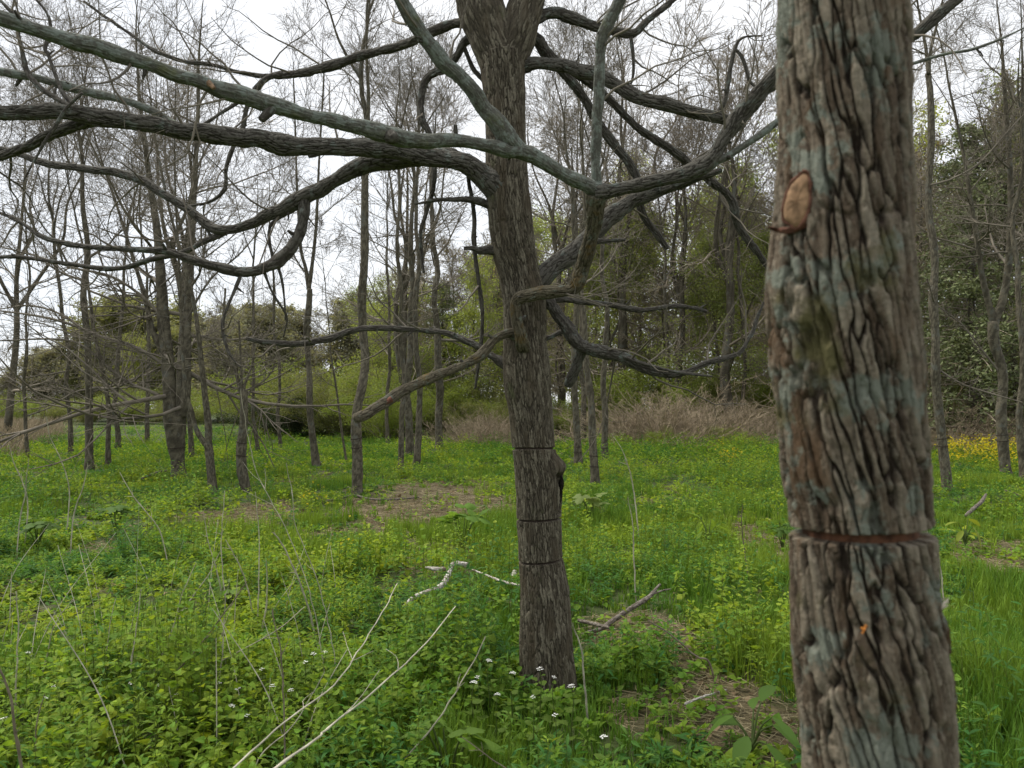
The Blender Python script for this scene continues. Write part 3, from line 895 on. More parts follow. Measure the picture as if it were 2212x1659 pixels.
# splinter on the right flank, small orange lichen spot
acc = Acc()
for j in range(16):
    a0 = P(2012 + rsc.uniform(-8, 6), 1318 + rsc.uniform(-14, 22), YF - .0 + rsc.uniform(-.02, .02))
    a1 = P(2030 + rsc.uniform(-12, 22), 1301 + rsc.uniform(-10, 12), YF + rsc.uniform(-.02, .02))
    pl = np.stack([a0, (a0 + a1) / 2 + rsc.normal(0, .002, 3), a1])[None]
    V, Q = tubes(pl, np.array([[.0035, .003, .0006]]), 5); acc.add(V, Q)
V, Q, _ = acc.out()
mk('splinter', V, Q, None, [M['splinter']], near, no)
oc_ = on_near(1866, 1357, .007)
acc = Acc()
for j in range(9):
    c = oc_ + rsc.normal(0, .0022, 3) * np.array([1, .4, 1])
    pl = np.stack([c, c + np.array([0, -.002, 0]), c + np.array([0, -.0035, 0])])[None]
    V, Q = tubes(pl, np.array([[.0014, .0017, .0006]]), 7); acc.add(V, Q)
V, Q, _ = acc.out()
mk('lichen_spot', V, Q, None, [M['orange']], near, no)

# ------------------------------------------------------------------ bare trees of the clearing
def grow_tree(seed, stems, H, lod, nlimb, t_low, low_len, droop, dens=1.0, rmin=.004, lean=(0, 0)):
    """stems: list of (N,4) world polylines from the foot (or fork) to the top. Returns crown polylines by sides"""
    rng = np.random.default_rng(seed)
    out = []
    for q in stems:
        n = max(4, int(nlimb / len(stems) + .5))
        L = arclen(q)
        t = np.sort(rng.uniform(0, 1, n)) ** .9
        s = (t_low + (.985 - t_low) * t) * L
        b = resample(q, s, 4)
        az = np.arange(n) * 2.4 + rng.uniform(0, 6) + rng.normal(0, .4, n)
        el = R(1) * (droop[0] + (droop[1] - droop[0]) * t ** .7 + rng.normal(0, 11, n))
        ln = low_len * (1.08 - .5 * t) * rng.uniform(.5, 1.3, n)
        d = np.stack([np.cos(az) * np.cos(el) + lean[0], np.sin(az) * np.cos(el) + lean[1], np.sin(el)], 1)
        d = norm(d)
        N = 9
        out_ = np.empty((n, N, 3)); out_[:, 0] = b[:, :3]
        curl = R(1) * rng.normal(0, 5, (n, 1))
        for j in range(1, N):
            up = .07 + .05 * j / N
            d = norm(d + rng.normal(0, .09, d.shape) + np.array([0, 0, up]) * (1 - t[:, None] * .4) - np.array([0, 0, .12]) * (j < 3))
            out_[:, j] = out_[:, j - 1] + d * (ln / (N - 1))[:, None]
        r0 = np.clip(b[:, 3] * rng.uniform(.3, .5, n), rmin, .06)
        rad = np.maximum(r0[:, None] * np.linspace(1, .22, N)[None], rmin)
        out.append((out_, rad, 6))
        c, cr_ = children(rng, out_, rad, int(10 * dens + .5), 6, .12, .97, (28, 62), (.28, .62), .62, up=.12, wig=.11, rmin=rmin)
        out.append((c, cr_, 4))
        e, er = children(rng, c, cr_, int(4 * dens + .5), 5, .15, .98, (28, 62), (.45, 1.1), .68, up=.07, wig=.11, rmin=rmin * .95)
        out.append((e, er, 3))
        if lod > 1:
            f, fr = children(rng, e, er, 1, 3, .3, .95, (28, 65), (.35, .8), .7, up=.08, wig=.15, rmin=rmin * .62)
            out.append((f, fr, 3))
    return out


def crown_mesh(polys, name, mat, parent, org):
    acc = Acc()
    for p, r, k in polys:
        V, Q = tubes(p, r, k); acc.add(V, Q)
    V, Q, _ = acc.out()
    return mk(name, V, Q, None, [mat], parent, org)


def stem_mesh(qs, name, parent, org, mat, seed, sides=20, step=.06):
    acc = Acc(); hs = []
    for i, q in enumerate(qs):
        V, Q, T3, h = bark(q, sides if i == 0 else max(10, sides - 6), step=step, depth=.008, scale=40, elong=5, seed=seed + i, lump=.06)
        acc.add(V, Q, T3); hs.append(h)
    V, Q, T3 = acc.out()
    return mk(name, V, Q, T3, [mat], parent, org, attrs={'h': np.concatenate(hs)})


def to_top(pts, w0, Y, H, rng, wtop=.012, wl=None):
    """trunk polyline (u,v[,w]) at distance Y, carried on up to height H"""
    q = []
    for i, p in enumerate(pts):
        w = p[2] if len(p) > 2 else w0 * (1 - .3 * i / max(len(pts) - 1, 1))
        q.append([*P(p[0], p[1], Y), pxr(w, Y)])
    q = np.array(q)
    if H is None:
        return catmull(q, 6)
    z = q[-1, 2]
    d = norm(q[-1, :3] - q[-2, :3])
    n = 6
    if H > z + .3:
        add = []
        c = q[-1].copy()
        for j in range(1, n + 1):
            d = norm(d + rng.normal(0, .05, 3) + np.array([0, 0, .12]))
            c = np.array([*(c[:3] + d * (H - z) / n), max(q[-1, 3] * (1 - j / n), wtop * .5)])
            add.append(c)
        q = np.concatenate([q, add])
    return catmull(q, 6)


TREES = [
 # key, v of the foot, [trunk (u, v, w)], [fork stems], H, nlimb, t_low, low_len, droop, cuts(v), lean, label
 ('a', 992, [(60, 992, 9), (57, 950, 8), (52, 880, 7), (55, 780, 6), (60, 600, 5)], [], 8.5, 16, .12, 2.6, (10, 60), [], (0, 0), 'thin bare tree standing alone at the edge of the dry grass, farthest left'),
 ('b', 988, [(153, 988, 11), (152, 930, 10), (146, 850, 9), (138, 700, 8), (120, 540, 7)], [], 10, 20, .12, 3.6, (5, 60), [], (0, 0), 'slim bare tree leaning left beside the dry grass'),
 ('c', 1017, [(193, 1017, 19), (192, 950, 17), (188, 830, 15), (187, 700, 14), (184, 580, 13), (180, 450, 10), (178, 300, 7)], [], 9.6, 26, .16, 3.2, (0, 60), [], (-.2, 0), 'straight dark bare tree with low branches reaching over the tall dry stalks on the left'),
 ('d', 1010, [(234, 1010, 11), (232, 930, 10), (228, 840, 9), (212, 740, 8), (190, 620, 6)], [], 9, 18, .2, 2.4, (10, 60), [], (-.1, 0), 'pale slender bare tree just right of the straight dark one'),
 ('e', 974, [(254, 974, 13), (255, 930, 11), (250, 860, 9), (262, 740, 8), (268, 600, 6)], [], 10, 18, .2, 3.2, (5, 60), [], (0, 0), 'short brown-stemmed bare tree at the back of the left meadow'),
 ('f', 1035, [(387, 1035, 34), (384, 995, 31), (380, 950, 36), (377, 910, 46), (376, 890, 48)],
  [[(366, 900, 26), (366, 850, 27), (362, 780, 27), (352, 690, 26), (346, 600, 22), (338, 500, 17), (320, 380, 12), (300, 220, 8)],
   [(390, 900, 24), (400, 850, 22), (402, 780, 19), (403, 690, 18), (408, 600, 17), (412, 500, 15), (418, 380, 12), (425, 220, 8)],
   [(372, 880, 14), (368, 800, 13), (330, 720, 12), (310, 640, 10), (285, 560, 8), (250, 450, 6)]], 9.8, 46, .02, 4.2, (-8, 55), [(378, 968)], (-.25, -.1), 'stout bare tree with a swollen trunk dividing into several upright stems on the left'),
 ('g', 1071, [(461, 1071, 20), (457, 1030, 19), (452, 975, 18), (448, 955, 19)],
  [[(450, 962, 15), (452, 920, 15), (447, 860, 13), (440, 780, 11), (430, 680, 9), (412, 590, 8), (380, 470, 6)],
   [(444, 960, 13), (426, 930, 11), (416, 890, 10), (405, 850, 9), (400, 780, 7), (396, 660, 6)]], 7.6, 20, .25, 1.6, (10, 60), [], (-.1, 0), 'bare tree forking low into two thin stems beside the stout many-stemmed tree'),
 ('h', 1071, [(537, 1073, 25), (530, 1050, 22), (522, 1010, 21), (520, 970, 22), (521, 945, 21), (523, 900, 19), (523, 860, 17), (520, 842, 16)],
  [[(522, 850, 9), (530, 820, 6), (540, 790, 5), (546, 740, 4)], [(520, 845, 10), (508, 800, 7), (492, 760, 6), (484, 700, 5), (488, 620, 4)], [(523, 846, 7), (520, 780, 5), (516, 690, 4)]], None, 16, .15, 1.2, (-5, 45), [(521, 955), (523, 985)], (0, 0), 'crooked dark bare tree broken off at the top with a curved foot'),
 ('i', 992, [(414, 992, 12), (412, 940, 11), (409, 860, 10), (408, 740, 9), (405, 560, 7)], [], 10, 18, .25, 2.6, (10, 60), [], (0, 0), 'straight bare tree half hidden behind the stout many-stemmed tree'),
 ('j', 981, [(558, 981, 9), (552, 930, 8), (546, 880, 7), (545, 760, 6), (548, 600, 5)], [], 9, 15, .2, 2.0, (10, 60), [], (0, 0), 'thin bare sapling behind the crooked broken tree'),
 ('k', 974, [(607, 974, 10), (603, 930, 8), (599, 880, 7), (597, 780, 6), (590, 600, 5)], [], 9, 14, .2, 2.2, (10, 60), [], (0, 0), 'thin bare sapling in front of the dark evergreen bush'),
 ('l', 1010, [(685, 1013, 20), (680, 980, 17), (675, 920, 15), (671, 850, 13), (666, 765, 12), (664, 690, 14), (667, 620, 11)],
  [[(667, 625, 10), (660, 580, 8), (648, 530, 7), (640, 400, 5), (634, 220, 4)], [(667, 625, 10), (676, 560, 8), (684, 480, 7), (690, 350, 5), (700, 180, 4)]], 10, 22, .05, 2.4, (10, 62), [], (0, 0), 'upright bare tree forking high with a knot in its stem, left of the double-cut one'),
 ('m', 999, [(749, 999, 6), (741, 950, 5), (733, 890, 5), (722, 800, 4), (712, 700, 3)], [], 5.4, 9, .3, 1.2, (20, 60), [], (0, 0), 'spindly leaning sapling beside the double-cut tree'),
 ('n', 1067, [(772, 1068, 25), (772, 1030, 22), (773, 945, 22), (775, 850, 21), (779, 740, 20), (780, 620, 19), (783, 450, 17), (785, 300, 13), (790, 120, 9)], [], 8.8, 26, .3, 2.0, (15, 65), [(773, 946), (773, 966)], (0, 0), 'tall straight bare tree with two thin saw cuts, in front of the broken limb tip'),
 ('o', 1020, [(866, 1020, 13), (867, 950, 12), (868, 850, 11), (867, 740, 10), (865, 560, 8), (862, 380, 6)], [], 9.6, 18, .3, 1.9, (15, 62), [], (0, 0), 'slim straight bare tree, leftmost of the row just left of the big cut trunk'),
 ('p', 985, [(886, 985, 20), (884, 930, 18), (881, 850, 17), (884, 740, 14), (890, 560, 11), (896, 380, 8)], [], 11, 20, .3, 2.8, (15, 62), [], (0, 0), 'thicker bare tree second in the row just left of the big cut trunk'),
 ('q', 1006, [(900, 1007, 15), (903, 950, 14), (903, 850, 13), (905, 740, 12), (902, 560, 10), (905, 380, 7)], [], 10.6, 20, .3, 2.4, (15, 62), [], (0, 0), 'grey bare tree third in the row just left of the big cut trunk'),
 ('r', 974, [(950, 975, 20), (948, 930, 18), (950, 850, 17), (947, 740, 15), (940, 560, 11), (935, 380, 8)], [], 11.5, 22, .3, 2.8, (15, 62), [], (0, 0), 'bare tree nearest the big cut trunk in the row on its left'),
 ('s', 1003, [(1250, 1005, 18), (1247, 950, 17), (1244, 880, 15), (1242, 760, 14), (1238, 560, 10), (1230, 380, 7)], [], 10, 22, .3, 2.4, (10, 62), [(1247, 965), (1247, 977)], (0, 0), 'pale cut bare tree close on the right of the big cut trunk'),
 ('t', 963, [(1262, 964, 14), (1260, 920, 13), (1258, 850, 12), (1254, 740, 11), (1250, 560, 9)], [], 12, 20, .3, 2.8, (10, 62), [], (0, 0), 'bare tree half hidden between the two cut trees right of the big trunk'),
 ('u', 1049, [(1287, 1052, 22), (1283, 1000, 19), (1279, 940, 17), (1276, 860, 15), (1266, 780, 14), (1262, 700, 12), (1258, 560, 9), (1262, 400, 7)], [], 8.4, 20, .35, 2.0, (10, 62), [(1280, 985), (1281, 1008)], (0, 0), 'leaning cut bare tree behind the broad-leaved plant'),
 ('v', 999, [(1307, 1000, 15), (1306, 950, 14), (1306, 850, 13), (1307, 740, 12), (1305, 600, 10), (1298, 450, 8)], [], 10.4, 20, .3, 2.2, (10, 62), [(1306, 955), (1306, 968)], (0, 0), 'straight cut bare tree, rightmost of the close group right of the big trunk'),
 ('w', 941, [(1361, 950, 14), (1357, 910, 13), (1354, 850, 12), (1350, 740, 11), (1346, 600, 9)], [], 12.5, 22, .3, 3.4, (0, 60), [(1356, 922)], (0, 0), 'bare tree with reddish foot in front of the brown thicket'),
 ('x', 1064, [(2048, 1066, 24), (2043, 1020, 21), (2036, 940, 20), (2031, 850, 20), (2026, 760, 18), (2018, 650, 18), (2012, 560, 16), (2010, 450, 15), (2012, 300, 14), (2008, 200, 13), (2006, 150, 12)],
  [[(2006, 160, 9), (2012, 110, 7), (2030, 40, 5), (2055, -60, 4)], [(2006, 160, 9), (2002, 100, 7), (1990, 20, 5), (1975, -80, 4)]], 8.9, 24, .12, 2.2, (5, 60), [(2036, 948), (2037, 963)], (0, 0), 'tall slightly winding bare tree just right of the near lichened trunk'),
 ('y', 1028, [(2174, 1030, 24), (2169, 985, 22), (2165, 900, 21), (2160, 800, 19), (2152, 740, 20), (2148, 690, 21)],
  [[(2148, 700, 16), (2132, 650, 14), (2118, 600, 12), (2104, 520, 11), (2088, 430, 9), (2070, 330, 7), (2040, 200, 5)], [(2148, 700, 17), (2166, 640, 16), (2176, 560, 15), (2178, 440, 13), (2172, 320, 11), (2160, 180, 8)]], 10, 26, .12, 2.6, (0, 60), [(2164, 940), (2165, 952)], (0, 0), 'bare tree dividing into a V at mid height near the yellow flowers'),
 ('z', 1042, [(2212, 1044, 16), (2206, 960, 15), (2202, 850, 14), (2200, 740, 13), (2196, 600, 11), (2205, 420, 9)], [], 9.4, 20, .3, 2.2, (5, 60), [], (0, 0), 'bare tree cut by the right edge beside the yellow flowers'),
 ('zz', 945, [(2119, 948, 8), (2117, 900, 7), (2114, 820, 6), (2118, 700, 6), (2112, 540, 5)], [], 10, 16, .3, 2.4, (10, 60), [], (0, 0), 'thin dark bare sapling in front of the brown brush on the right'),
 ('ab', 990, [(-60, 990, 14), (-64, 900, 12), (-60, 760, 11), (-50, 540, 8)], [], 10, 20, .15, 3.4, (5, 60), [], (.2, 0), 'bare tree out past the left edge whose twigs reach into the meadow view'),
 ('ac', 1005, [(2330, 1005, 20), (2326, 900, 18), (2320, 740, 15), (2316, 540, 11)], [], 10, 20, .2, 3.2, (5, 60), [], (-.1, 0), 'bare tree out past the right edge whose twigs reach over the yellow flowers'),
 ('ad', 958, [(318, 958, 10), (318, 900, 9), (322, 800, 8), (316, 620, 6)], [], 12, 20, .2, 3.2, (0, 60), [], (0, 0), 'thin bare tree at the back between the brown-stemmed and the stout tree'),
 ('ae', 962, [(838, 962, 8), (836, 900, 8), (842, 800, 7), (838, 600, 6)], [], 11.5, 18, .25, 2.6, (10, 62), [], (0, 0), 'thin bare tree far back between the double-cut tree and the row by the big trunk'),
 ('af', 952, [(1440, 952, 8), (1444, 880, 8), (1440, 760, 8), (1436, 600, 7)], [], 13, 20, .3, 3.2, (5, 62), [], (0, 0), 'bare tree rising behind the middle of the brown thicket'),
 ('ag', 955, [(1608, 955, 10), (1604, 880, 9), (1606, 760, 8), (1596, 560, 7)], [], 13, 22, .2, 3.6, (0, 60), [], (-.15, 0), 'bare tree beside the near lichened trunk at the right end of the brown thicket'),
]
EXTRA_LEFT = dict(f=[
    [(376, 880, 15), (340, 850, 12), (300, 835, 10), (250, 800, 9), (190, 745, 8), (120, 735, 7), (40, 740, 5), (-30, 735, 4)],
    [(370, 800, 14), (330, 770, 12), (285, 745, 12), (230, 730, 11), (170, 705, 10), (120, 690, 9), (60, 680, 7), (-10, 672, 5)],
    [(400, 700, 10), (440, 640, 8), (480, 600, 7), (540, 560, 5), (600, 500, 4)],
    [(356, 690, 12), (310, 640, 10), (250, 600, 9), (180, 585, 8), (100, 560, 6), (20, 540, 4)]],
    h=[[(524, 868, 8), (545, 838, 6), (572, 818, 5), (590, 790, 4)]],
    c=[[(187, 720, 9), (150, 690, 8), (110, 670, 7), (60, 660, 6), (0, 668, 4)]],
    y=[[(2156, 800, 8), (2110, 740, 7), (2080, 700, 6), (2030, 660, 4)], [(2178, 560, 9), (2205, 520, 8), (2240, 440, 6)]],
    x=[[(2010, 400, 8), (2050, 390, 7), (2100, 360, 6), (2150, 300, 5), (2212, 230, 4)], [(2020, 660, 7), (2000, 640, 6), (1978, 610, 5)], [(2030, 800, 7), (2060, 830, 6), (2100, 850, 5), (2150, 870, 4)]])
for i, (key, vb, tr, forks, H, nl, tlow, ll, droop, cts, lean, label) in enumerate(TREES):
    rng = np.random.default_rng(100 + i)
    Y = G(tr[0][0], vb)[1]
    root = thing('bare_tree', label, 'tree', (G(tr[0][0], vb)[0], Y, 0), 'bare young trees of the clearing')
    org = np.array(root.location)
    q0 = to_top(tr, tr[0][2], Y, None if forks or not H else H + 2.0, rng)
    q0[0, 2] -= .12
    hh_ = q0[:, 2]
    q0[:, 0] += .09 * noise(np.stack([hh_ * .9, hh_ * 0 + i * 3.7, hh_ * 0], 1), 61) * sstep(.2, 2.5, hh_); q0[:, 1] += .15 * noise(np.stack([hh_ * .7, hh_ * 0 + i * 3.7, hh_ * 0 + 5], 1), 62) * sstep(.2, 2.5, hh_)
    q0[:, 3] *= 1 + .10 * noise(np.stack([hh_ * 2.6, hh_ * 0 + i, hh_ * 0], 1), 63)
    q0[:3, 3] *= np.array([1.25, 1.12, 1.05])
    stems = [q0]
    fs = []
    if not forks and H:
        nf = 2 + (i % 2)
        a0 = rng.uniform(0, 6.28)
        for j in range(nf):
            k0 = int(len(q0) * rng.uniform(.45, .68))
            b = q0[k0]
            a = a0 + j * 6.28 / nf + rng.normal(0, .4); lean_ = R(rng.uniform(16, 34))
            d = np.array([math.cos(a) * math.sin(lean_), math.sin(a) * math.sin(lean_), math.cos(lean_)])
            L = (H + 1.5 - b[2]) * rng.uniform(.8, 1.1); pl = [b.copy()]; pl[0][3] *= .8
            for st_ in range(1, 7):
                d = norm(d + rng.normal(0, .10, 3) + np.array([0, 0, .05]))
                pl.append(np.array([*(pl[-1][:3] + d * L / 6), max(b[3] * .78 * (1 - st_ / 6.3), .006)]))
            fs.append(catmull(np.array(pl), 5))
        extra_stems = fs
    for j, fk in enumerate(forks):
        q = to_top(fk, fk[0][2], Y, H + 2.0 if H else None, rng)
        n = len(q)
        q[:, 1] += np.linspace(0, rng.uniform(-.5, .5), n)
        fs.append(q)
    lod = 2 if Y < 26 else 1
    stem_mesh([q0] + fs, 'trunk', root, org, M['bark_far'], 300 + i, sides=26 if Y < 16 else 16, step=.035 if Y < 16 else .07)
    polys = grow_tree(500 + i, (fs if forks else fs + [q0]) if fs else [q0], H or 6, lod, int(nl * (1.1 if forks else 1.35)), tlow, ll, droop, dens=1.0 if lod > 1 else 1.1, rmin=max(.0032, Y * .00021), lean=lean)
    for fk in EXTRA_LEFT.get(key, []):
        fk = [(a_, b_2, c_ * .62) for a_, b_2, c_ in fk]
        q = to_top(fk, 8, Y, None, rng)
        n = len(q); q[:, 1] += np.linspace(0, rng.uniform(-.9, .5), n)
        pr = resample(q, np.linspace(0, arclen(q), 16), 4)
        a = (pr[None, :, :3], pr[None, :, 3])
        polys.append((a[0], a[1], 7))
        c, cr_ = children(rng, a[0], a[1], 22, 7, .15, .99, (30, 70), (.12, .32), .5, up=.12, wig=.14, rmin=.005)
        e, er = children(rng, c, cr_, 5, 4, .2, .98, (25, 60), (.35, .7), .65, up=.1, wig=.15, rmin=.004)
        polys += [(c, cr_, 4), (e, er, 3)]
    crown_mesh(polys, 'crown', M['twig'], root, org)
    for (cu, cv) in cts:
        k = np.argmin(np.abs(q0[:, 2] - P(cu, cv, Y)[2]))
        s = np.concatenate([[0], np.cumsum(np.linalg.norm(np.diff(q0[:, :3], axis=0), axis=1))])
        zc = P(cu, cv, Y)[2]
        sc_ = float(np.interp(zc, q0[:, 2], s))
        ring(q0, (sc_, rng.uniform(0, .02), rng.uniform(0, 6)), .014, -.0065, M['cut_dark'], root, org, flare=.003)  # dark band round the bark in place of a shaded groove

# ------------------------------------------------------------------ the wood round the clearing
def crown_leaves(rng, pts, n, size, cols, spread=.12):
    """n leaf-sized rhombs scattered round crown points"""
    c = pts[rng.integers(0, len(pts), n)] + rng.normal(0, spread, (n, 3))
    a = norm(rng.normal(size=(n, 3))); b = norm(np.cross(a, rng.normal(size=(n, 3))))
    s = size * rng.uniform(.6, 1.3, n)[:, None]
    V = np.stack([c - a * s, c + b * s * .45, c + a * s, c - b * s * .45], 1).reshape(-1, 3)
    Q = np.arange(4 * n).reshape(n, 4)
    k = rng.uniform(0, 1, n)[:, None]
    col = np.array(cols[0]) * (1 - k) + np.array(cols[1]) * k
    return V, Q, np.repeat(col, 4, 0)


def straight(H, r, rng, wob=.25, n=7):
    z = np.linspace(0, H, n)
    xy = np.cumsum(rng.normal(0, wob / n, (n, 2)) * 3.2, 0); xy[0] = 0
    return catmull(np.stack([xy[:, 0], xy[:, 1], z, np.maximum(r * (1 - z / H * .93), .012)], 1), 5)


PROTO = {}
def wood_proto(kind, var, seed):
    """a 10 m tree standing at the origin"""
    rng = np.random.default_rng(seed)
    root = thing({'leafing': 'leafing_tree', 'leafless': 'bare_tree', 'budding': 'budding_tree', 'bare': 'woodland_tree', 'cedar': 'evergreen_tree', 'bush': 'green_bush', 'brush': 'brown_brush', 'darkbush': 'evergreen_bush'}[kind], '', 'tree', (0, 0, 0))
    O = np.zeros(3)
    if kind in ('leafing', 'bare', 'budding', 'leafless'):
        q = straight(10, .13, rng)
        st = [q]
        if var % 2:
            f = straight(8.2, .1, rng, .5); f[:, 2] += 1.6; f[:, 0] += np.linspace(0, 1.2, len(f)); f[:, :2] += q[8, :2]; st.append(f)
        if kind == 'leafless':
            for _ in range(3):
                k0 = int(len(q) * rng.uniform(.28, .5)); b = q[k0]
                f = straight(10.3 - b[2], b[3] * .8, rng, .35); a = rng.uniform(0, 6.28); ex = rng.uniform(1.2, 2.6)
                f[:, 0] += b[0] + math.cos(a) * np.linspace(0, ex, len(f)) ** .9; f[:, 1] += b[1] + math.sin(a) * np.linspace(0, ex, len(f)); f[:, 2] += b[2]
                st.append(f)
        stem_mesh(st, 'trunk', root, O, M['bark_far'], seed, 10, .2)
        polys = grow_tree(seed, st, 10, 2 if kind in ('bare', 'leafless') else 1, 34, .08 if kind == 'bare' else .14, 2.9, (5, 62), dens=1.15 if kind == 'bare' else 1.0, rmin=.011 if kind != 'leafless' else .007)
        crown_mesh(polys, 'crown', M['twig_wood'], root, O)
        pts = np.concatenate([p.reshape(-1, 3) for p, r, k in polys[1:]])
        if kind == 'budding':
            cl = pts[rng.integers(0, len(pts), 900)]
            pts2 = np.concatenate([pts, np.concatenate([cl + rng.normal(0, .3, cl.shape) for _ in range(5)])])
            V, Q, c = crown_leaves(rng, pts2, 15000, .11, [((.21, .20, .14), (.29, .28, .19)), ((.19, .205, .085), (.28, .29, .12)), ((.20, .20, .13), (.27, .27, .17))][var % 3], .16)  # pale colours stand in for haze over the far wood
        elif kind == 'leafing':
            cl = pts[rng.integers(0, len(pts), 420)]
            pts2 = np.concatenate([cl + rng.normal(0, .22, cl.shape) for _ in range(6)])
            V, Q, c = crown_leaves(rng, pts2, 20000, .062, [((.23, .29, .075), (.36, .42, .11)), ((.19, .235, .08), (.30, .345, .115)), ((.27, .31, .075), (.40, .44, .115))][var % 3], .16)  # leaf greens raised in place of haze over the wood
        elif kind == 'bare':
            V, Q, c = crown_leaves(rng, pts, 1700, .06, [((.15, .14, .075), (.24, .22, .11)), ((.15, .125, .085), (.21, .175, .11)), ((.14, .155, .06), (.22, .225, .085))][var % 3], .1)
        if kind != 'leafless':
            mk('foliage', V, Q, None, [M['crown_leaf']], root, O, smooth=False, attrs={'col': c})
    elif kind == 'cedar':
        q = straight(10, .15, rng, .1)
        stem_mesh([q], 'trunk', root, O, M['bark_far'], seed, 10, .25)
        acc = Acc(); tw = []
        for j in range(150):
            t = rng.uniform(.06, .99); a = rng.uniform(0, 6.283); z = t * 10
            L = (.35 + 2.3 * (1 - t) ** .8) * rng.uniform(.55, 1.15)
            d = np.array([math.cos(a), math.sin(a), rng.uniform(-.1, .45)])
            p = np.array([0, 0, z]) + d * np.linspace(0, L, 5)[:, None]; p[:, 2] += np.array([0, .02, .0, -.05, -.12]) * L
            tw.append((p[None], np.linspace(.028, .008, 5)[None], 4))
            V, Q, c = crown_leaves(rng, p[1:], 170, .055, ((.12, .145, .07), (.20, .225, .10)), .05 + .07 * L)
            acc.add(V, Q, a=c)
        crown_mesh(tw, 'crown', M['twig_wood'], root, O)
        V, Q, _ = acc.out()
        mk('foliage', V, Q, None, [M['needle']], root, O, smooth=False, attrs={'col': acc.col()})
    elif kind in ('bush', 'darkbush'):
        polys = []
        n = 16
        st = np.zeros((n, 8, 3)); d = norm(np.stack([rng.normal(0, .5, n), rng.normal(0, .5, n), np.ones(n)], 1))
        st[:, 0, :2] = rng.normal(0, .3, (n, 2))
        for j in range(1, 8):
            d = norm(d + rng.normal(0, .12, d.shape)); st[:, j] = st[:, j - 1] + d * rng.uniform(.7, 1.45, (n, 1))
        rr = np.linspace(.05, .014, 8)[None] * np.ones((n, 1))
        c, cr_ = children(rng, st, rr, 12, 5, .1, .98, (30, 75), (.18, .4), .55, up=.1, rmin=.012)
        polys = [(st, rr, 5), (c, cr_, 3)]
        crown_mesh(polys, 'stems', M['twig_wood'], root, O)
        pts = np.concatenate([c.reshape(-1, 3), st[:, 1:].reshape(-1, 3)])
        cols = ((.17, .23, .05), (.27, .33, .07)) if kind == 'bush' else ((.03, .045, .02), (.06, .08, .03))  # bush greens lightened too, in place of haze
        if kind == 'bush' and var % 2: cols = ((.15, .175, .06), (.24, .26, .085))
        V, Q, cc = crown_leaves(rng, pts, 27000, .085, cols, .3)
        V[:, 2] = np.maximum(V[:, 2], .05)
        mk('foliage', V, Q, None, [M['crown_leaf'] if kind == 'bush' else M['needle']], root, O, smooth=False, attrs={'col': cc})
    elif kind == 'brush':
        n = 150
        st = np.zeros((n, 7, 3)); st[:, 0, :2] = rng.normal(0, 2.6, (n, 2))
        d = norm(np.stack([st[:, 0, 0] * .12 + rng.normal(0, .2, n), st[:, 0, 1] * .12 + rng.normal(0, .2, n), np.ones(n)], 1))
        ln = rng.uniform(.5, 1.75, (n, 1)) * (1.1 - .12 * np.hypot(st[:, :1, 0], st[:, :1, 1]).clip(0, 6))
        for j in range(1, 7):
            d = norm(d + rng.normal(0, .13, d.shape) - np.array([0, 0, .012 * j])); st[:, j] = st[:, j - 1] + d * ln
        rr = np.linspace(.03, .012, 7)[None] * np.ones((n, 1))
        c, cr_ = children(rng, st, rr, 9, 5, .12, .98, (20, 60), (.2, .45), .7, up=.2, rmin=.012)
        e, er = children(rng, c, cr_, 3, 3, .2, .98, (20, 60), (.3, .6), .8, up=.12, rmin=.010)
        m = flat_mat('brown_brush_stems', (.31, .25, .17), var=.3, scale=1.5) if 'brushm' not in M else M['brushm']
        M['brushm'] = m
        crown_mesh([(st, rr, 4), (c, cr_, 3), (e, er, 3)], 'stems', m, root, O)
    return root


NVAR = dict(leafing=3, bare=3, budding=3, leafless=3, cedar=2, bush=2, darkbush=1, brush=2)
for kind, nv_ in NVAR.items():
    for v_ in range(nv_):
        PROTO[kind, v_] = [wood_proto(kind, v_, 900 + 13 * v_ + len(kind)), 0]

wood_items = []       # (kind, var, x, y, rz, (sx, sy, sz), region)
def put(kind, var, u, Y, vtop, rng, region, wide=1.0):
    x = (u - CU) * Y / F
    H = CAM_Z + (880 - vtop) * Y / F
    s = H / 10
    wood_items.append((kind, var, x, Y, rng.uniform(0, 6.28), (s * wide, s * wide, s), region))


rw = np.random.default_rng(77)
def fill(u0, u1, n, Y0_, Y1_, vt0, vt1, mix, region, wide=1.0, jv=30):
    kinds = list(mix.keys()); pr = np.array(list(mix.values())); pr = pr / pr.sum()
    for j in range(n):
        u = u0 + (u1 - u0) * (j + rw.uniform(.1, .9)) / n
        k = kinds[rw.choice(len(kinds), p=pr)]
        vt = np.interp(u, [u0, u1], [vt0, vt1]) + rw.normal(0, jv)
        put(k, int(rw.integers(NVAR[k])), u, rw.uniform(Y0_, Y1_), vt, rw, region, wide * rw.uniform(.85, 1.2))


# right wood, near and tall
fill(1880, 2560, 7, 27, 33, 420, 150, dict(bare=7, leafing=.6, cedar=1.2), 'right', 1.0, 50)
fill(1900, 2700, 7, 34, 42, 330, 20, dict(bare=6, leafing=.9, cedar=1.2), 'right', 1.0, 50)
fill(1850, 2800, 7, 44, 56, 340, 40, dict(bare=4, leafing=3, cedar=.6), 'right', 1.0, 40)
# wood behind the big trunk and the thicket
fill(1190, 1900, 7, 38, 45, 610, 510, dict(leafing=6, bare=2.5, cedar=.3), 'middle', 1.05, 50)
fill(1100, 1950, 8, 48, 58, 480, 380, dict(leafing=4, bare=3, cedar=.4), 'middle', 1.05, 45)
fill(1050, 2000, 7, 62, 78, 470, 360, dict(leafing=3, bare=4, budding=1), 'middle', 1.0, 40)
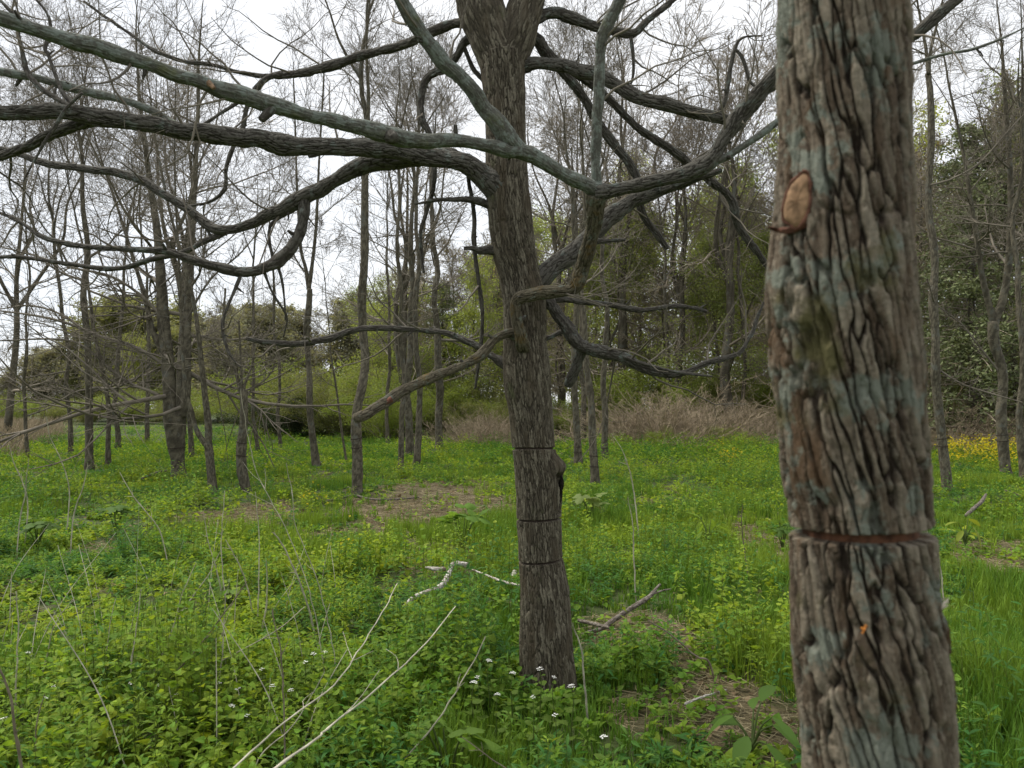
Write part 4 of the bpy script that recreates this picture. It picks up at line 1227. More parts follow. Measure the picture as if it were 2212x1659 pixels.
# wood left of the big trunk
fill(830, 1180, 6, 44, 52, 660, 560, dict(leafing=3, bare=4, cedar=1.5), 'centre', 1.1, 30)
fill(800, 1150, 7, 60, 72, 640, 520, dict(leafing=3, bare=4), 'centre', 1.1, 30)
# far wood on the left
fill(40, 560, 13, 80, 92, 780, 690, dict(budding=5, leafing=1), 'far', 1.7, 12)
fill(230, 900, 15, 90, 105, 690, 680, dict(budding=5, bare=1), 'far back', 1.7, 12)
fill(-450, 120, 9, 84, 105, 850, 790, dict(budding=3, leafing=2), 'far left', 1.8, 12)
fill(-60, 1010, 3, 34, 48, 240, 160, dict(leafless=1), 'back left', 1.0, 60)
fill(1170, 1900, 6, 36, 48, 200, 160, dict(leafless=1), 'back middle', 1.0, 70)
# understorey
fill(560, 760, 4, 46, 56, 770, 730, dict(bush=1), 'bushes left', 1.6, 20)
fill(600, 700, 1, 44, 45, 838, 838, dict(darkbush=1), 'dark bush', 2.2, 5)
fill(-250, 560, 10, 66, 82, 850, 830, dict(bush=1), 'bushes far', 2.0, 14)
fill(740, 1180, 7, 38, 46, 800, 790, dict(bush=1), 'bushes centre', 1.5, 22)
fill(1200, 1940, 9, 37, 46, 770, 740, dict(bush=1), 'bushes middle', 1.5, 30)
fill(1900, 2560, 9, 29, 36, 700, 690, dict(bush=1.2, cedar=1.5, bare=2, brush=1), 'bushes right', 1.4, 40)
fill(1330, 1700, 3, 28, 30, 918, 912, dict(bush=1), 'thicket front', 1.6, 8)
# brown thickets
for (u, Y, vt, wd) in ((1395, 33, 822, .9), (1460, 32, 800, 1.0), (1530, 32.5, 815, .9), (1610, 34, 850, .8), (1060, 33, 872, .8), (1030, 35, 860, .8), (1100, 36, 860, .7), (2110, 27, 868, .9), (2000, 28, 850, 1.0), (2180, 30, 860, .9)):
    put('brush', int(rw.integers(2)), u, Y, vt, rw, 'thicket', wd * 2.3)

ORD = ['first', 'second', 'third', 'fourth', 'fifth', 'sixth', 'seventh', 'eighth', 'ninth', 'tenth', 'eleventh', 'twelfth', 'thirteenth', 'fourteenth', 'fifteenth', 'sixteenth', 'seventeenth', 'eighteenth', 'nineteenth', 'twentieth', 'twenty-first', 'twenty-second', 'twenty-third', 'twenty-fourth', 'twenty-fifth', 'twenty-sixth', 'twenty-seventh', 'twenty-eighth', 'twenty-ninth', 'thirtieth', 'thirty-first', 'thirty-second']
KL = {'leafless': 'leafless tree', 'budding': 'hazy budding tree', 'leafing': 'yellow-green leafing tree', 'bare': 'twiggy brown-olive tree', 'cedar': 'dark evergreen tree', 'bush': 'leafy green bush', 'brush': 'dry brown brush', 'darkbush': 'dark evergreen bush'}
RL = {'back left': 'at the back of the left meadow', 'back middle': 'in front of the wood right of the big trunk', 'right': 'in the tall wood right of the near trunk', 'middle': 'in the wood behind the brown thicket', 'centre': 'in the wood left behind the big cut trunk', 'far': 'in the front row of the distant left wood', 'far back': 'in the back row of the distant wood', 'far left': 'in the low distant wood at far left',
      'bushes left': 'under the left wood edge', 'dark bush': 'low at the wood edge behind the thin saplings', 'bushes far': 'at the foot of the distant left wood', 'bushes centre': 'at the wood edge left of the big cut trunk',
      'bushes middle': 'at the edge behind the brown thicket', 'bushes right': 'under the tall wood at right', 'thicket front': 'low in front of the brown thicket', 'thicket': 'at the back of the meadow'}
GL = {'leafless': 'leafless trees between clearing and wood', 'budding': 'budding trees of the far wood', 'leafing': 'leafing trees of the wood', 'bare': 'twiggy trees of the wood', 'cedar': 'evergreen trees of the wood', 'bush': 'green bushes at the wood edge', 'brush': 'brown brush at the meadow edge', 'darkbush': 'evergreen bush'}
CATL = {'bush': 'bush', 'brush': 'brush', 'darkbush': 'bush'}
seqs = {}
for it in wood_items:
    seqs.setdefault((it[0], it[6]), []).append(it)
for (kind, region), its in seqs.items():
    its.sort(key=lambda t: t[2] / t[3])
    for j, (k, v_, x, y, rz, sc, rg) in enumerate(its):
        label = KL[k] + ' ' + RL[rg] if len(its) == 1 else ORD[j] + ' ' + KL[k] + ' from left ' + RL[rg]
        pr = PROTO[k, v_]
        if pr[1] == 0:
            r = pr[0]; r.location = (x, y, 0); r.rotation_euler = (0, 0, rz); r.scale = sc
            pr[1] = 1
        else:
            r = copy_tree(pr[0], (x, y, 0), rz, sc)
        r['label'] = label; r['category'] = CATL.get(k, 'tree'); r['group'] = GL[k]
for (k, v_), pr in PROTO.items():
    if pr[1] == 0:
        for ch in list(pr[0].children): bpy.data.objects.remove(ch)
        bpy.data.objects.remove(pr[0])

# ------------------------------------------------------------------ ground
PATCH = [(1245, 1530, 1330, 1440, 1.15), (1430, 1690, 1440, 1640, 1.2), (1290, 1420, 1480, 1590, .75), (980, 1090, 1030, 1075, .8), (770, 1080, 1040, 1160, 1.25), (470, 620, 1095, 1150, 1.1), (2085, 2260, 1170, 1275, 1.0), (1590, 1710, 1130, 1235, .8), (870, 1010, 1165, 1240, .6),
         (1500, 1620, 1480, 1600, .8), (380, 520, 1290, 1330, .35), (560, 720, 1030, 1050, .6), (1490, 1660, 930, 965, .7)]
PW = []
for (u0, u1, v0, v1, a) in PATCH:
    p0, p1 = G((u0 + u1) / 2, v0), G((u0 + u1) / 2, v1)
    yc = (p0[1] + p1[1]) / 2
    PW.append(((u0 + u1 - 2 * CU) / 2 * yc / F, yc, max((u1 - u0) / 2 * yc / F, .15), max((p0[1] - p1[1]) / 2, .3), a))


def bare(x, y):
    x = np.asarray(x, float); y = np.asarray(y, float)
    p = np.stack([x * 1.6, y * 1.6, x * 0], 1)
    n = fbm(p, 40, 3) * .75 + fbm(p * 4.1, 47, 2) * .45
    b = np.zeros(len(x))
    for (cx, cy, rx, ry, a) in PW:
        d = np.sqrt(((x - cx) / rx) ** 2 + ((y - cy) / ry) ** 2)
        b = np.maximum(b, a * sstep(1.3, .8, d + n * .8))
    b = np.maximum(b, .7 * sstep(.42, .62, fbm(p * .55 + 9, 44, 2)) * sstep(5, 8, y) * sstep(26, 14, y))
    # dry grass field far left
    return b


def lin(a, b, n): return np.linspace(a, b, n)
ys = np.unique(np.concatenate([lin(-30, 1, 18), lin(1, 14, 180), lin(14, 40, 120), lin(40, 120, 40), np.geomspace(120, 900, 16)]))
xs = np.unique(np.concatenate([-np.geomspace(14, 900, 26), lin(-14, 14, 240), np.geomspace(14, 900, 26)]))
X, Yg = np.meshgrid(xs, ys)
Z = hgt(X, Yg)
V = np.stack([X.ravel(), Yg.ravel(), Z.ravel()], 1)
ny, nx = X.shape
idx = np.arange(ny * nx).reshape(ny, nx)
Qg = np.stack([idx[:-1, :-1], idx[:-1, 1:], idx[1:, 1:], idx[1:, :-1]], -1).reshape(-1, 4)
b_at = bare(X.ravel(), Yg.ravel())
m, nt, bs = new_mat('woodland_soil')
tcn = nt.nodes.new('ShaderNodeTexCoord')
n1 = N_(nt, 'ShaderNodeTexNoise', Scale=3.0, Detail=8.0, Roughness=.7)
n2 = N_(nt, 'ShaderNodeTexNoise', Scale=22.0, Detail=6.0, Roughness=.7)
for n in (n1, n2): nt.links.new(tcn.outputs['Object'], n.inputs['Vector'])
c0 = mixc(nt, thresh(nt, n2.outputs['Fac'], .35, .65), (.055, .042, .022), (.16, .13, .07))
c1 = mixc(nt, thresh(nt, n1.outputs['Fac'], .35, .65), (.035, .05, .014), (.06, .08, .022))
at = nt.nodes.new('ShaderNodeAttribute'); at.attribute_name = 'bare'
nt.links.new(mixc(nt, at.outputs['Fac'], c1, c0), bs.inputs['Base Color'])
bp = N_(nt, 'ShaderNodeBump', Strength=.6, Distance=.03)
nt.links.new(n2.outputs['Fac'], bp.inputs['Height']); nt.links.new(bp.outputs[0], bs.inputs['Normal'])
gr = mk('ground', V, Qg, None, [m], attrs={'bare': b_at})
gr['kind'] = 'structure'

# ------------------------------------------------------------------ ground plants
rg = np.random.default_rng(2024)


def leaf_tpl(outline, fold=.25, droop=.25):
    """outline: half widths along a midrib; returns V, T for a unit leaf along +X"""
    n = len(outline)
    x = np.linspace(0, 1, n)
    w = np.array(outline)
    z = -droop * x ** 2
    mid = np.stack([x, 0 * x, z], 1)
    lf = np.stack([x - .04 * (w > .2), w, z + fold * w], 1); rt = lf * np.array([1, -1, 1])
    V = np.concatenate([mid, lf, rt])
    T = []
    for i in range(n - 1):
        for side, flip in ((n, 0), (2 * n, 1)):
            a, b, c, d = i, i + 1, side + i + 1, side + i
            for t in ((a, b, c), (a, c, d)):
                T.append(t if flip else t[::-1])
    return V, np.array(T)


HEART = leaf_tpl([.16, .48, .50, .40, .44, .30, .33, .18, .0], .22, .3)
HEART_T = leaf_tpl([.14, .40, .50, .46, .52, .40, .47, .33, .38, .24, .27, .13, .13, .0], .26, .38)
TINY = leaf_tpl([.05, .15, .10, .0], .3, .4)
HEART_S = leaf_tpl([.2, .5, .4, .22, 0], .22, .25)
LANCE = leaf_tpl([.03, .11, .15, .13, .08, .0], .35, .35)
RHOMB = (np.array([[0, 0, 0], [.45, .36, .08], [1, 0, -.12], [.45, -.36, .08]]), np.array([[0, 2, 1], [0, 3, 2]]))
RLANCE = (np.array([[0, 0, 0], [.45, .14, .05], [1, 0, -.2], [.45, -.14, .05]]), np.array([[0, 2, 1], [0, 3, 2]]))


def rot(yaw, pitch, roll):
    cy, sy, cp, sp, cr_, sr = np.cos(yaw), np.sin(yaw), np.cos(pitch), np.sin(pitch), np.cos(roll), np.sin(roll)
    o, z = np.ones_like(yaw), np.zeros_like(yaw)
    Rz = np.stack([np.stack([cy, -sy, z], -1), np.stack([sy, cy, z], -1), np.stack([z, z, o], -1)], -2)
    Ry = np.stack([np.stack([cp, z, -sp], -1), np.stack([z, o, z], -1), np.stack([sp, z, cp], -1)], -2)
    Rx = np.stack([np.stack([o, z, z], -1), np.stack([z, cr_, -sr], -1), np.stack([z, sr, cr_], -1)], -2)
    return Rz @ Ry @ Rx


def scatter_leaves(acc, tpl, pos, yaw, pitch, roll, size, col):
    V, T = tpl
    n = len(pos)
    if n == 0: return
    W = np.einsum('nij,kj->nki', rot(yaw, pitch, roll), V) * size[:, None, None] + pos[:, None, :]
    k = len(V)
    TT = (T[None] + (np.arange(n) * k)[:, None, None]).reshape(-1, 3)
    acc.add(W.reshape(-1, 3), None, TT, np.repeat(col, k, 0))


def pts_in(y0, y1, dens, side=.78, xlim=None):
    A = side * (y1 ** 2 - y0 ** 2)
    n = rg.poisson(A * dens)
    y = np.sqrt(rg.uniform(y0 ** 2, y1 ** 2, n)); x = rg.uniform(-side, side, n) * y
    return x, y


def patchy(x, y, sc, seed):
    return fbm(np.stack([x * sc, y * sc, x * 0], 1), seed, 2)


def near_stem(x, y):
    """keep plants out of trunks"""
    d = np.minimum(np.hypot(x - main.location.x, y - Y0) - .17, np.hypot(x - near.location.x, y - YF) - .16)
    return d < .02


TRUNKS = []
cov = Acc()          # broad-leaved herbs
gra = Acc()          # grass blades
CLEAR = [(u, v, r) for u, v, r in ((1150, 1600, .3), (1225, 1600, .3), (1450, 1640, .45), (1350, 1580, .4), (1540, 1640, .4), (840, 1340, .25), (900, 1310, .35), (950, 1300, .4), (990, 1290, .35), (920, 1290, .3), (1090, 1290, .3), (1400, 1330, .5), (1310, 1370, .4), (2100, 1120, .5), (1185, 1440, .34), (1185, 1500, .22), (1140, 1480, .2))]
CLW = [(*G(u, v)[:2], r) for u, v, r in CLEAR] + [(o.location.x, o.location.y, .5) for o in bpy.data.objects if o.name.startswith('bare_tree')]


def lowered(x, y):
    f = .80 + .20 * sstep(5.5, 4.0, y)
    for (cx, cy, r) in CLW:
        d = np.hypot(x - cx, (y - cy) * .8)
        f = np.minimum(f, .28 + .72 * sstep(r * .6, r * 1.7, d))
    return f


PAL = [np.array(c) for c in ((.150, .245, .028), (.120, .215, .028), (.235, .315, .032), (.095, .19, .034), (.055, .145, .034))]


def zone_grass(x, y):
    u = CU + F * x / y; v = 880 + CAM_Z * F / y
    z = patchy(x, y, .8, 91) * .5
    z = z + .5 * np.exp(-((u - 1450) / 210) ** 2 - ((v - 1290) / 130) ** 2) + .5 * np.exp(-((u - 2150) / 130) ** 2 - ((v - 1480) / 260) ** 2)
    z = z + .7 * np.exp(-((u - 1010) / 120) ** 2 - ((v - 1150) / 110) ** 2) + .35 * np.exp(-((u - 1010) / 110) ** 2 - ((v - 1370) / 60) ** 2) + .3 * np.exp(-((u - 1660) / 90) ** 2 - ((v - 1400) / 200) ** 2)
    z = z - .5 * np.exp(-((u - 350) / 480) ** 2 - ((v - 1500) / 250) ** 2)
    return z


def herbs(y0, y1, dens, lod):
    x, y = pts_in(y0, y1, dens)
    b = bare(x, y); g = zone_grass(x, y)
    keep = (rg.uniform(0, 1, len(x)) > np.clip(b * .72, 0, .8)) & (rg.uniform(-.1, .75, len(x)) > g) & ~near_stem(x, y)
    keep &= rg.uniform(0, 1, len(x)) < .30 + .7 * sstep(-.4, .1, patchy(x, y, 1.1, 60))
    x, y = x[keep], y[keep]
    n = len(x)
    z = hgt(x, y)
    kn = patchy(x, y, .9, 71) + rg.normal(0, .30, n) - 1.6 * bare(x, y)
    tone = patchy(x, y, .5, 72)
    hb = sstep(-.6, .6, patchy(x, y, .55, 73))
    pick = rg.uniform(0, 1, n)
    for kind in (0, 1, 2, 3):
        s = ((kn > -.05) if kind == 0 else ((kn <= -.05) & (kn > -.55)) if kind == 1 else (kn <= -.55)) & (pick > .26) if kind < 3 else (pick <= .26)
        px, py, pz, hh, tn = x[s], y[s], z[s], hb[s], tone[s]
        m_ = len(px)
        if m_ == 0: continue
        pu = CU + F * px / py; pv = 880 + CAM_Z * F / py
        mnd = sstep(.10, .40, patchy(px, py, 1.25, 95)) * sstep(3.0, 4.4, py)
        mnd = mnd + 1.1 * np.exp(-((pu - 985) / 90) ** 2 - ((pv - 1440) / 60) ** 2) + .8 * np.exp(-((pu - 330) / 120) ** 2 - ((pv - 1560) / 90) ** 2)
        mnd = mnd + .9 * sstep(1230, 1300, pu) * sstep(1750, 1650, pu) * sstep(935, 950, pv) * sstep(1060, 1010, pv) + .5 * np.exp(-((pu - 1500) / 160) ** 2 - ((pv - 1180) / 60) ** 2)
        H = (.05 + .24 * hh ** 1.6 + .36 * mnd) * lowered(px, py) * rg.uniform(.5, 1.35, m_) * (1.0, 1.05, .35, 1.15)[kind]
        nl = {0: (13, 8, 7), 1: (18, 12, 9), 2: (9, 7, 5), 3: (34, 16, 9)}[kind][lod]
        t = (np.arange(nl)[None] + rg.uniform(0, 1, (m_, nl))) / nl
        t = t ** .75
        lx = rg.normal(0, .10, (m_, 1)); ly = rg.normal(0, .10, (m_, 1))
        pos = np.stack([px[:, None] + lx * H[:, None] * t, py[:, None] + ly * H[:, None] * t, pz[:, None] + H[:, None] * t + .01], -1).reshape(-1, 3)
        yaw = (np.arange(nl)[None] * 2.4 + rg.uniform(0, 6.3, (m_, 1)) + rg.normal(0, .4, (m_, nl))).ravel()
        pitch = (R(1) * (6 + 26 * t ** 2 + rg.normal(0, 22, t.shape))).ravel()
        roll = rg.normal(0, .45, m_ * nl)
        grow = (1, 1.25, 2.1)[lod]
        if kind == 0:
            sz = (.054 * (1.3 - .8 * t) * rg.uniform(.65, 1.25, t.shape) * grow).ravel()
            tpl = ((HEART_T if y1 < 4.5 else HEART), HEART_S, RHOMB)[lod]
        elif kind == 1:
            sz = (.078 * (1.1 - .5 * t) * rg.uniform(.65, 1.2, t.shape) * grow).ravel()
            tpl = (LANCE, LANCE, RLANCE)[lod]
        elif kind == 3:
            sz = (.034 * rg.uniform(.6, 1.3, t.shape) * (1, 1.3, 2.4)[lod]).ravel(); tpl = (TINY, TINY, RLANCE)[lod]
        else:
            sz = (.036 * rg.uniform(.6, 1.3, t.shape) * grow * 1.15).ravel()
            tpl = (HEART_S, HEART_S, RHOMB)[lod]
        k = np.clip(.5 + tn * 1.3 + rg.normal(0, .22, m_), 0, 1)[:, None]
        cA, cB = {0: (PAL[1], PAL[2]), 1: (PAL[4], PAL[3]), 2: (PAL[1], PAL[2] * 1.1), 3: (PAL[3], PAL[2])}[kind]
        col = cA * (1 - k) + cB * k
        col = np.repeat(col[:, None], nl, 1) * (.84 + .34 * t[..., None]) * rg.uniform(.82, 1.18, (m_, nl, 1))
        col[..., 0] *= rg.uniform(.85, 1.12, (m_, nl))
        col = col.reshape(-1, 3)
        # leaf starts a little off the stem (petiole)
        off = np.stack([np.cos(yaw), np.sin(yaw), 0 * yaw], 1) * (sz * .35)[:, None]
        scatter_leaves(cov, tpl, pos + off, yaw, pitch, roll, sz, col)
        if lod < 2 and kind != 2:
            top = np.stack([px + lx[:, 0] * H, py + ly[:, 0] * H, pz + H], -1); bot = np.stack([px, py, pz - .02], -1)
            pl = np.stack([bot, (bot + top) / 2 + rg.normal(0, .006, bot.shape), top], 1)
            Vt, Qt = tubes(pl, np.repeat(np.array([[.0024, .0018, .001]]), m_, 0), 3)
            cov.add(Vt, Qt, None, np.repeat(np.tile(np.array([.15, .20, .045]), (m_, 1)), 9, 0))


herbs(2.2, 4.2, 300, 0)
herbs(4.2, 5.2, 270, 0)
herbs(5.2, 9.5, 170, 0)
herbs(9.5, 19, 85, 1)
herbs(19, 33, 34, 2)
herbs(33, 62, 7, 2)


def grass(y0, y1, dens, nb, seg, wmul, lmul=1.0, base_amt=.17):
    x, y = pts_in(y0, y1, dens)
    b = bare(x, y); g = zone_grass(x, y)
    pk = np.clip(base_amt + g * 1.6, .0, 1) * (1 - .97 * np.clip(b, 0, 1))
    keep = (rg.uniform(0, 1, len(x)) < pk) & ~near_stem(x, y)
    x, y = x[keep], y[keep]; n = len(x)
    if n == 0: return
    z = hgt(x, y)
    tall = sstep(-.5, .7, patchy(x, y, .9, 80))
    cx = x[:, None] + rg.normal(0, .028, (n, nb)); cy = y[:, None] + rg.normal(0, .028, (n, nb))
    L = ((.12 + .17 * tall) * (.35 + .65 * lowered(x, y)))[:, None] * rg.uniform(.5, 1.2, (n, nb)) * lmul
    yaw = rg.uniform(0, 6.283, (n, nb)); bend = rg.uniform(.1, 1.1, (n, nb))
    t = np.linspace(0, 1, seg + 1)
    ang = bend[..., None] * t                      # lean from vertical
    dx = np.cumsum(np.sin(ang), -1) / seg; dz = np.cumsum(np.cos(ang), -1) / seg
    dx = np.concatenate([np.zeros_like(dx[..., :1]), dx[..., :-1]], -1); dz = np.concatenate([np.zeros_like(dz[..., :1]), dz[..., :-1]], -1)
    cxw, syw = np.cos(yaw)[..., None], np.sin(yaw)[..., None]
    ctr = np.stack([cx[..., None] + cxw * dx * L[..., None], cy[..., None] + syw * dx * L[..., None], (z[:, None, None] - .01) + dz * L[..., None]], -1)
    w = (.0042 * wmul * rg.uniform(.7, 1.3, (n, nb)))[..., None] * np.array([1 - .92 * tt ** 1.6 for tt in t])
    pv = yaw + rg.uniform(-.5, .5, yaw.shape)
    side = np.stack([-np.sin(pv)[..., None] * w, np.cos(pv)[..., None] * w, 0 * w], -1)
    Vg = np.stack([ctr - side, ctr + side], -2).reshape(-1, 2 * (seg + 1), 3)
    K = len(Vg)
    q = np.array([[2 * i, 2 * i + 1, 2 * i + 3, 2 * i + 2] for i in range(seg)])
    Qg_ = (q[None] + (np.arange(K) * 2 * (seg + 1))[:, None, None]).reshape(-1, 4)
    k = np.clip(.5 + patchy(x, y, .6, 83) + rg.normal(0, .15, n), 0, 1)[:, None, None]
    col = (np.array([.10, .20, .026]) * (1 - k) + np.array([.195, .285, .034]) * k) * rg.uniform(.75, 1.2, (n, nb, 1))
    gra.add(Vg.reshape(-1, 3), Qg_, None, np.repeat(col.reshape(-1, 3), 2 * (seg + 1), 0))


grass(2.2, 6, 330, 13, 4, .95, 1.1, .28)
grass(6, 11, 200, 11, 3, 1.2, 1.0, .22)
grass(11, 20, 100, 8, 2, 1.7, 1.05, .2)
grass(20, 40, 30, 8, 2, 3.0, 1.1, .25)

V, Q, T3 = cov.out()
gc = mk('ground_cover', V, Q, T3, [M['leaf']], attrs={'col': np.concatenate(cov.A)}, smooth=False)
gc['kind'] = 'stuff'; gc['label'] = 'bright green low herbs covering the clearing floor'
V, Q, T3 = gra.out()
gg = mk('grass', V, Q, T3, [M['grass']], attrs={'col': np.concatenate(gra.A)}, smooth=False)
gg['kind'] = 'stuff'; gg['label'] = 'fresh green grass growing in tufts between the herbs'

# dead straw lying in the bare patches, dry standing grass far left
st = Acc()
def straw(y0, y1, dens, w, L):
    x, y = pts_in(y0, y1, dens)
    b = bare(x, y)
    k = rg.uniform(0, 1, len(x)) < b * .95 + .012
    x, y = x[k], y[k]; n = len(x)
    a = rg.uniform(0, 6.283, n); ln = L * rg.uniform(.4, 1.5, n); z = hgt(x, y) + rg.uniform(.004, .035, n)
    d = np.stack([np.cos(a), np.sin(a), rg.normal(0, .12, n)], 1) * ln[:, None] * .5
    bow = np.stack([-np.sin(a), np.cos(a), 0 * a], 1) * (rg.normal(0, .08, n) * ln)[:, None]
    c = np.stack([x, y, z], 1)
    pl = np.stack([c - d, c + bow, c + d], 1); pl[..., 2] = np.maximum(pl[..., 2], (z - .012)[:, None])
    Vt, Qt = tubes(pl, np.repeat(np.array([[w, w, w * .5]]), n, 0), 3)
    kk = rg.uniform(0, 1, n)[:, None]
    col = np.array([.13, .10, .05]) * (1 - kk) + np.array([.42, .36, .22]) * kk
    st.add(Vt, Qt, None, np.repeat(col, 9, 0))


straw(2.4, 7, 700, .0016, .16)
straw(7, 14, 330, .0024, .2)
straw(14, 26, 60, .004, .28)
for (y0, y1, dn, sz_) in ((2.4, 7, 90, .032), (7, 14, 40, .045), (14, 24, 12, .07)):
    x, y = pts_in(y0, y1, dn); k = rg.uniform(0, 1, len(x)) < .10 + .9 * np.clip(bare(x, y), 0, 1); x, y = x[k], y[k]; n = len(x)
    kk = rg.uniform(0, 1, n)[:, None]
    scatter_leaves(st, HEART_S, np.stack([x, y, hgt(x, y) + rg.uniform(.006, .03, n)], 1), rg.uniform(0, 6.28, n), rg.normal(0, .3, n), rg.normal(0, .5, n), sz_ * rg.uniform(.6, 1.4, n), np.array([.10, .065, .035]) * (1 - kk) + np.array([.30, .22, .13]) * kk)
# standing dry grass, far left field
n = 16000
y = rg.uniform(22, 66, n); u = rg.uniform(-420, 175, n) - rg.uniform(0, 1, n) * 60; x = (u - CU) * y / F
k = (rg.uniform(0, 1, n) < sstep(185, 60, u + 40 * patchy(x, y, .2, 3))) & (y > 24 + (u > 60) * 8)
x, y = x[k], y[k]; n = len(x)
base = np.stack([x, y, 0 * x], 1); H = rg.uniform(.35, 1.0, n)
ln = np.stack([rg.normal(0, .25, n), rg.normal(0, .25, n), np.ones(n)], 1)
pl = np.stack([base, base + ln * H[:, None] * .5, base + (ln + rg.normal(0, .2, ln.shape) * np.array([1, 1, 0])) * H[:, None]], 1)
Vt, Qt = tubes(pl, np.repeat(np.array([[.007, .007, .004]]), n, 0), 3)
kk = rg.uniform(0, 1, n)[:, None]
st.add(Vt, Qt, None, np.repeat(np.array([.22, .165, .10]) * (1 - kk) + np.array([.42, .34, .23]) * kk, 9, 0))
V, Q, T3 = st.out()
so = mk('dry_straw', V, Q, T3, [M['straw']], attrs={'col': np.concatenate(st.A)}, smooth=False)
so['kind'] = 'stuff'; so['label'] = 'dead tan straw lying in bare patches and standing in the far left field'

# yellow flowers
fl = Acc()
for (u0, u1, v0, v1, n) in ((2030, 2330, 934, 1006, 760), (1540, 1600, 975, 1010, 12), (640, 700, 1085, 1120, 4), (735, 775, 1205, 1230, 4)):
    u = rg.uniform(u0, u1, n); v = rg.uniform(v0, v1, n) + 20
    y = CAM_Z * F / (v - 880); x = (u - CU) * y / F
    H = rg.uniform(.35, .65, n) * np.clip(y / 18, .5, 1)
    pos = np.stack([x, y, H], 1)
    for j in range(9):
        pp = pos + rg.normal(0, .07, pos.shape)
        yel = rg.uniform(0, 1, n)[:, None] < .5
        col = np.where(yel, np.array([.50, .42, .03]), np.array([.15, .22, .03])) * rg.uniform(.7, 1.15, (n, 1))
        scatter_leaves(fl, RHOMB, pp - np.array([0, 0, .12]) * ~yel, rg.uniform(0, 6.28, n), rg.normal(.2, .5, n), rg.normal(0, .5, n), rg.uniform(.035, .07, n) * np.clip(y / 14, .35, 1.3), col)
V, Q, T3 = fl.out()
fo = mk('yellow_wildflowers', V, Q, T3, [M['leaf']], attrs={'col': np.concatenate(fl.A)}, smooth=False)
fo['kind'] = 'stuff'; fo['label'] = 'band of small yellow wildflowers in front of the right wood'

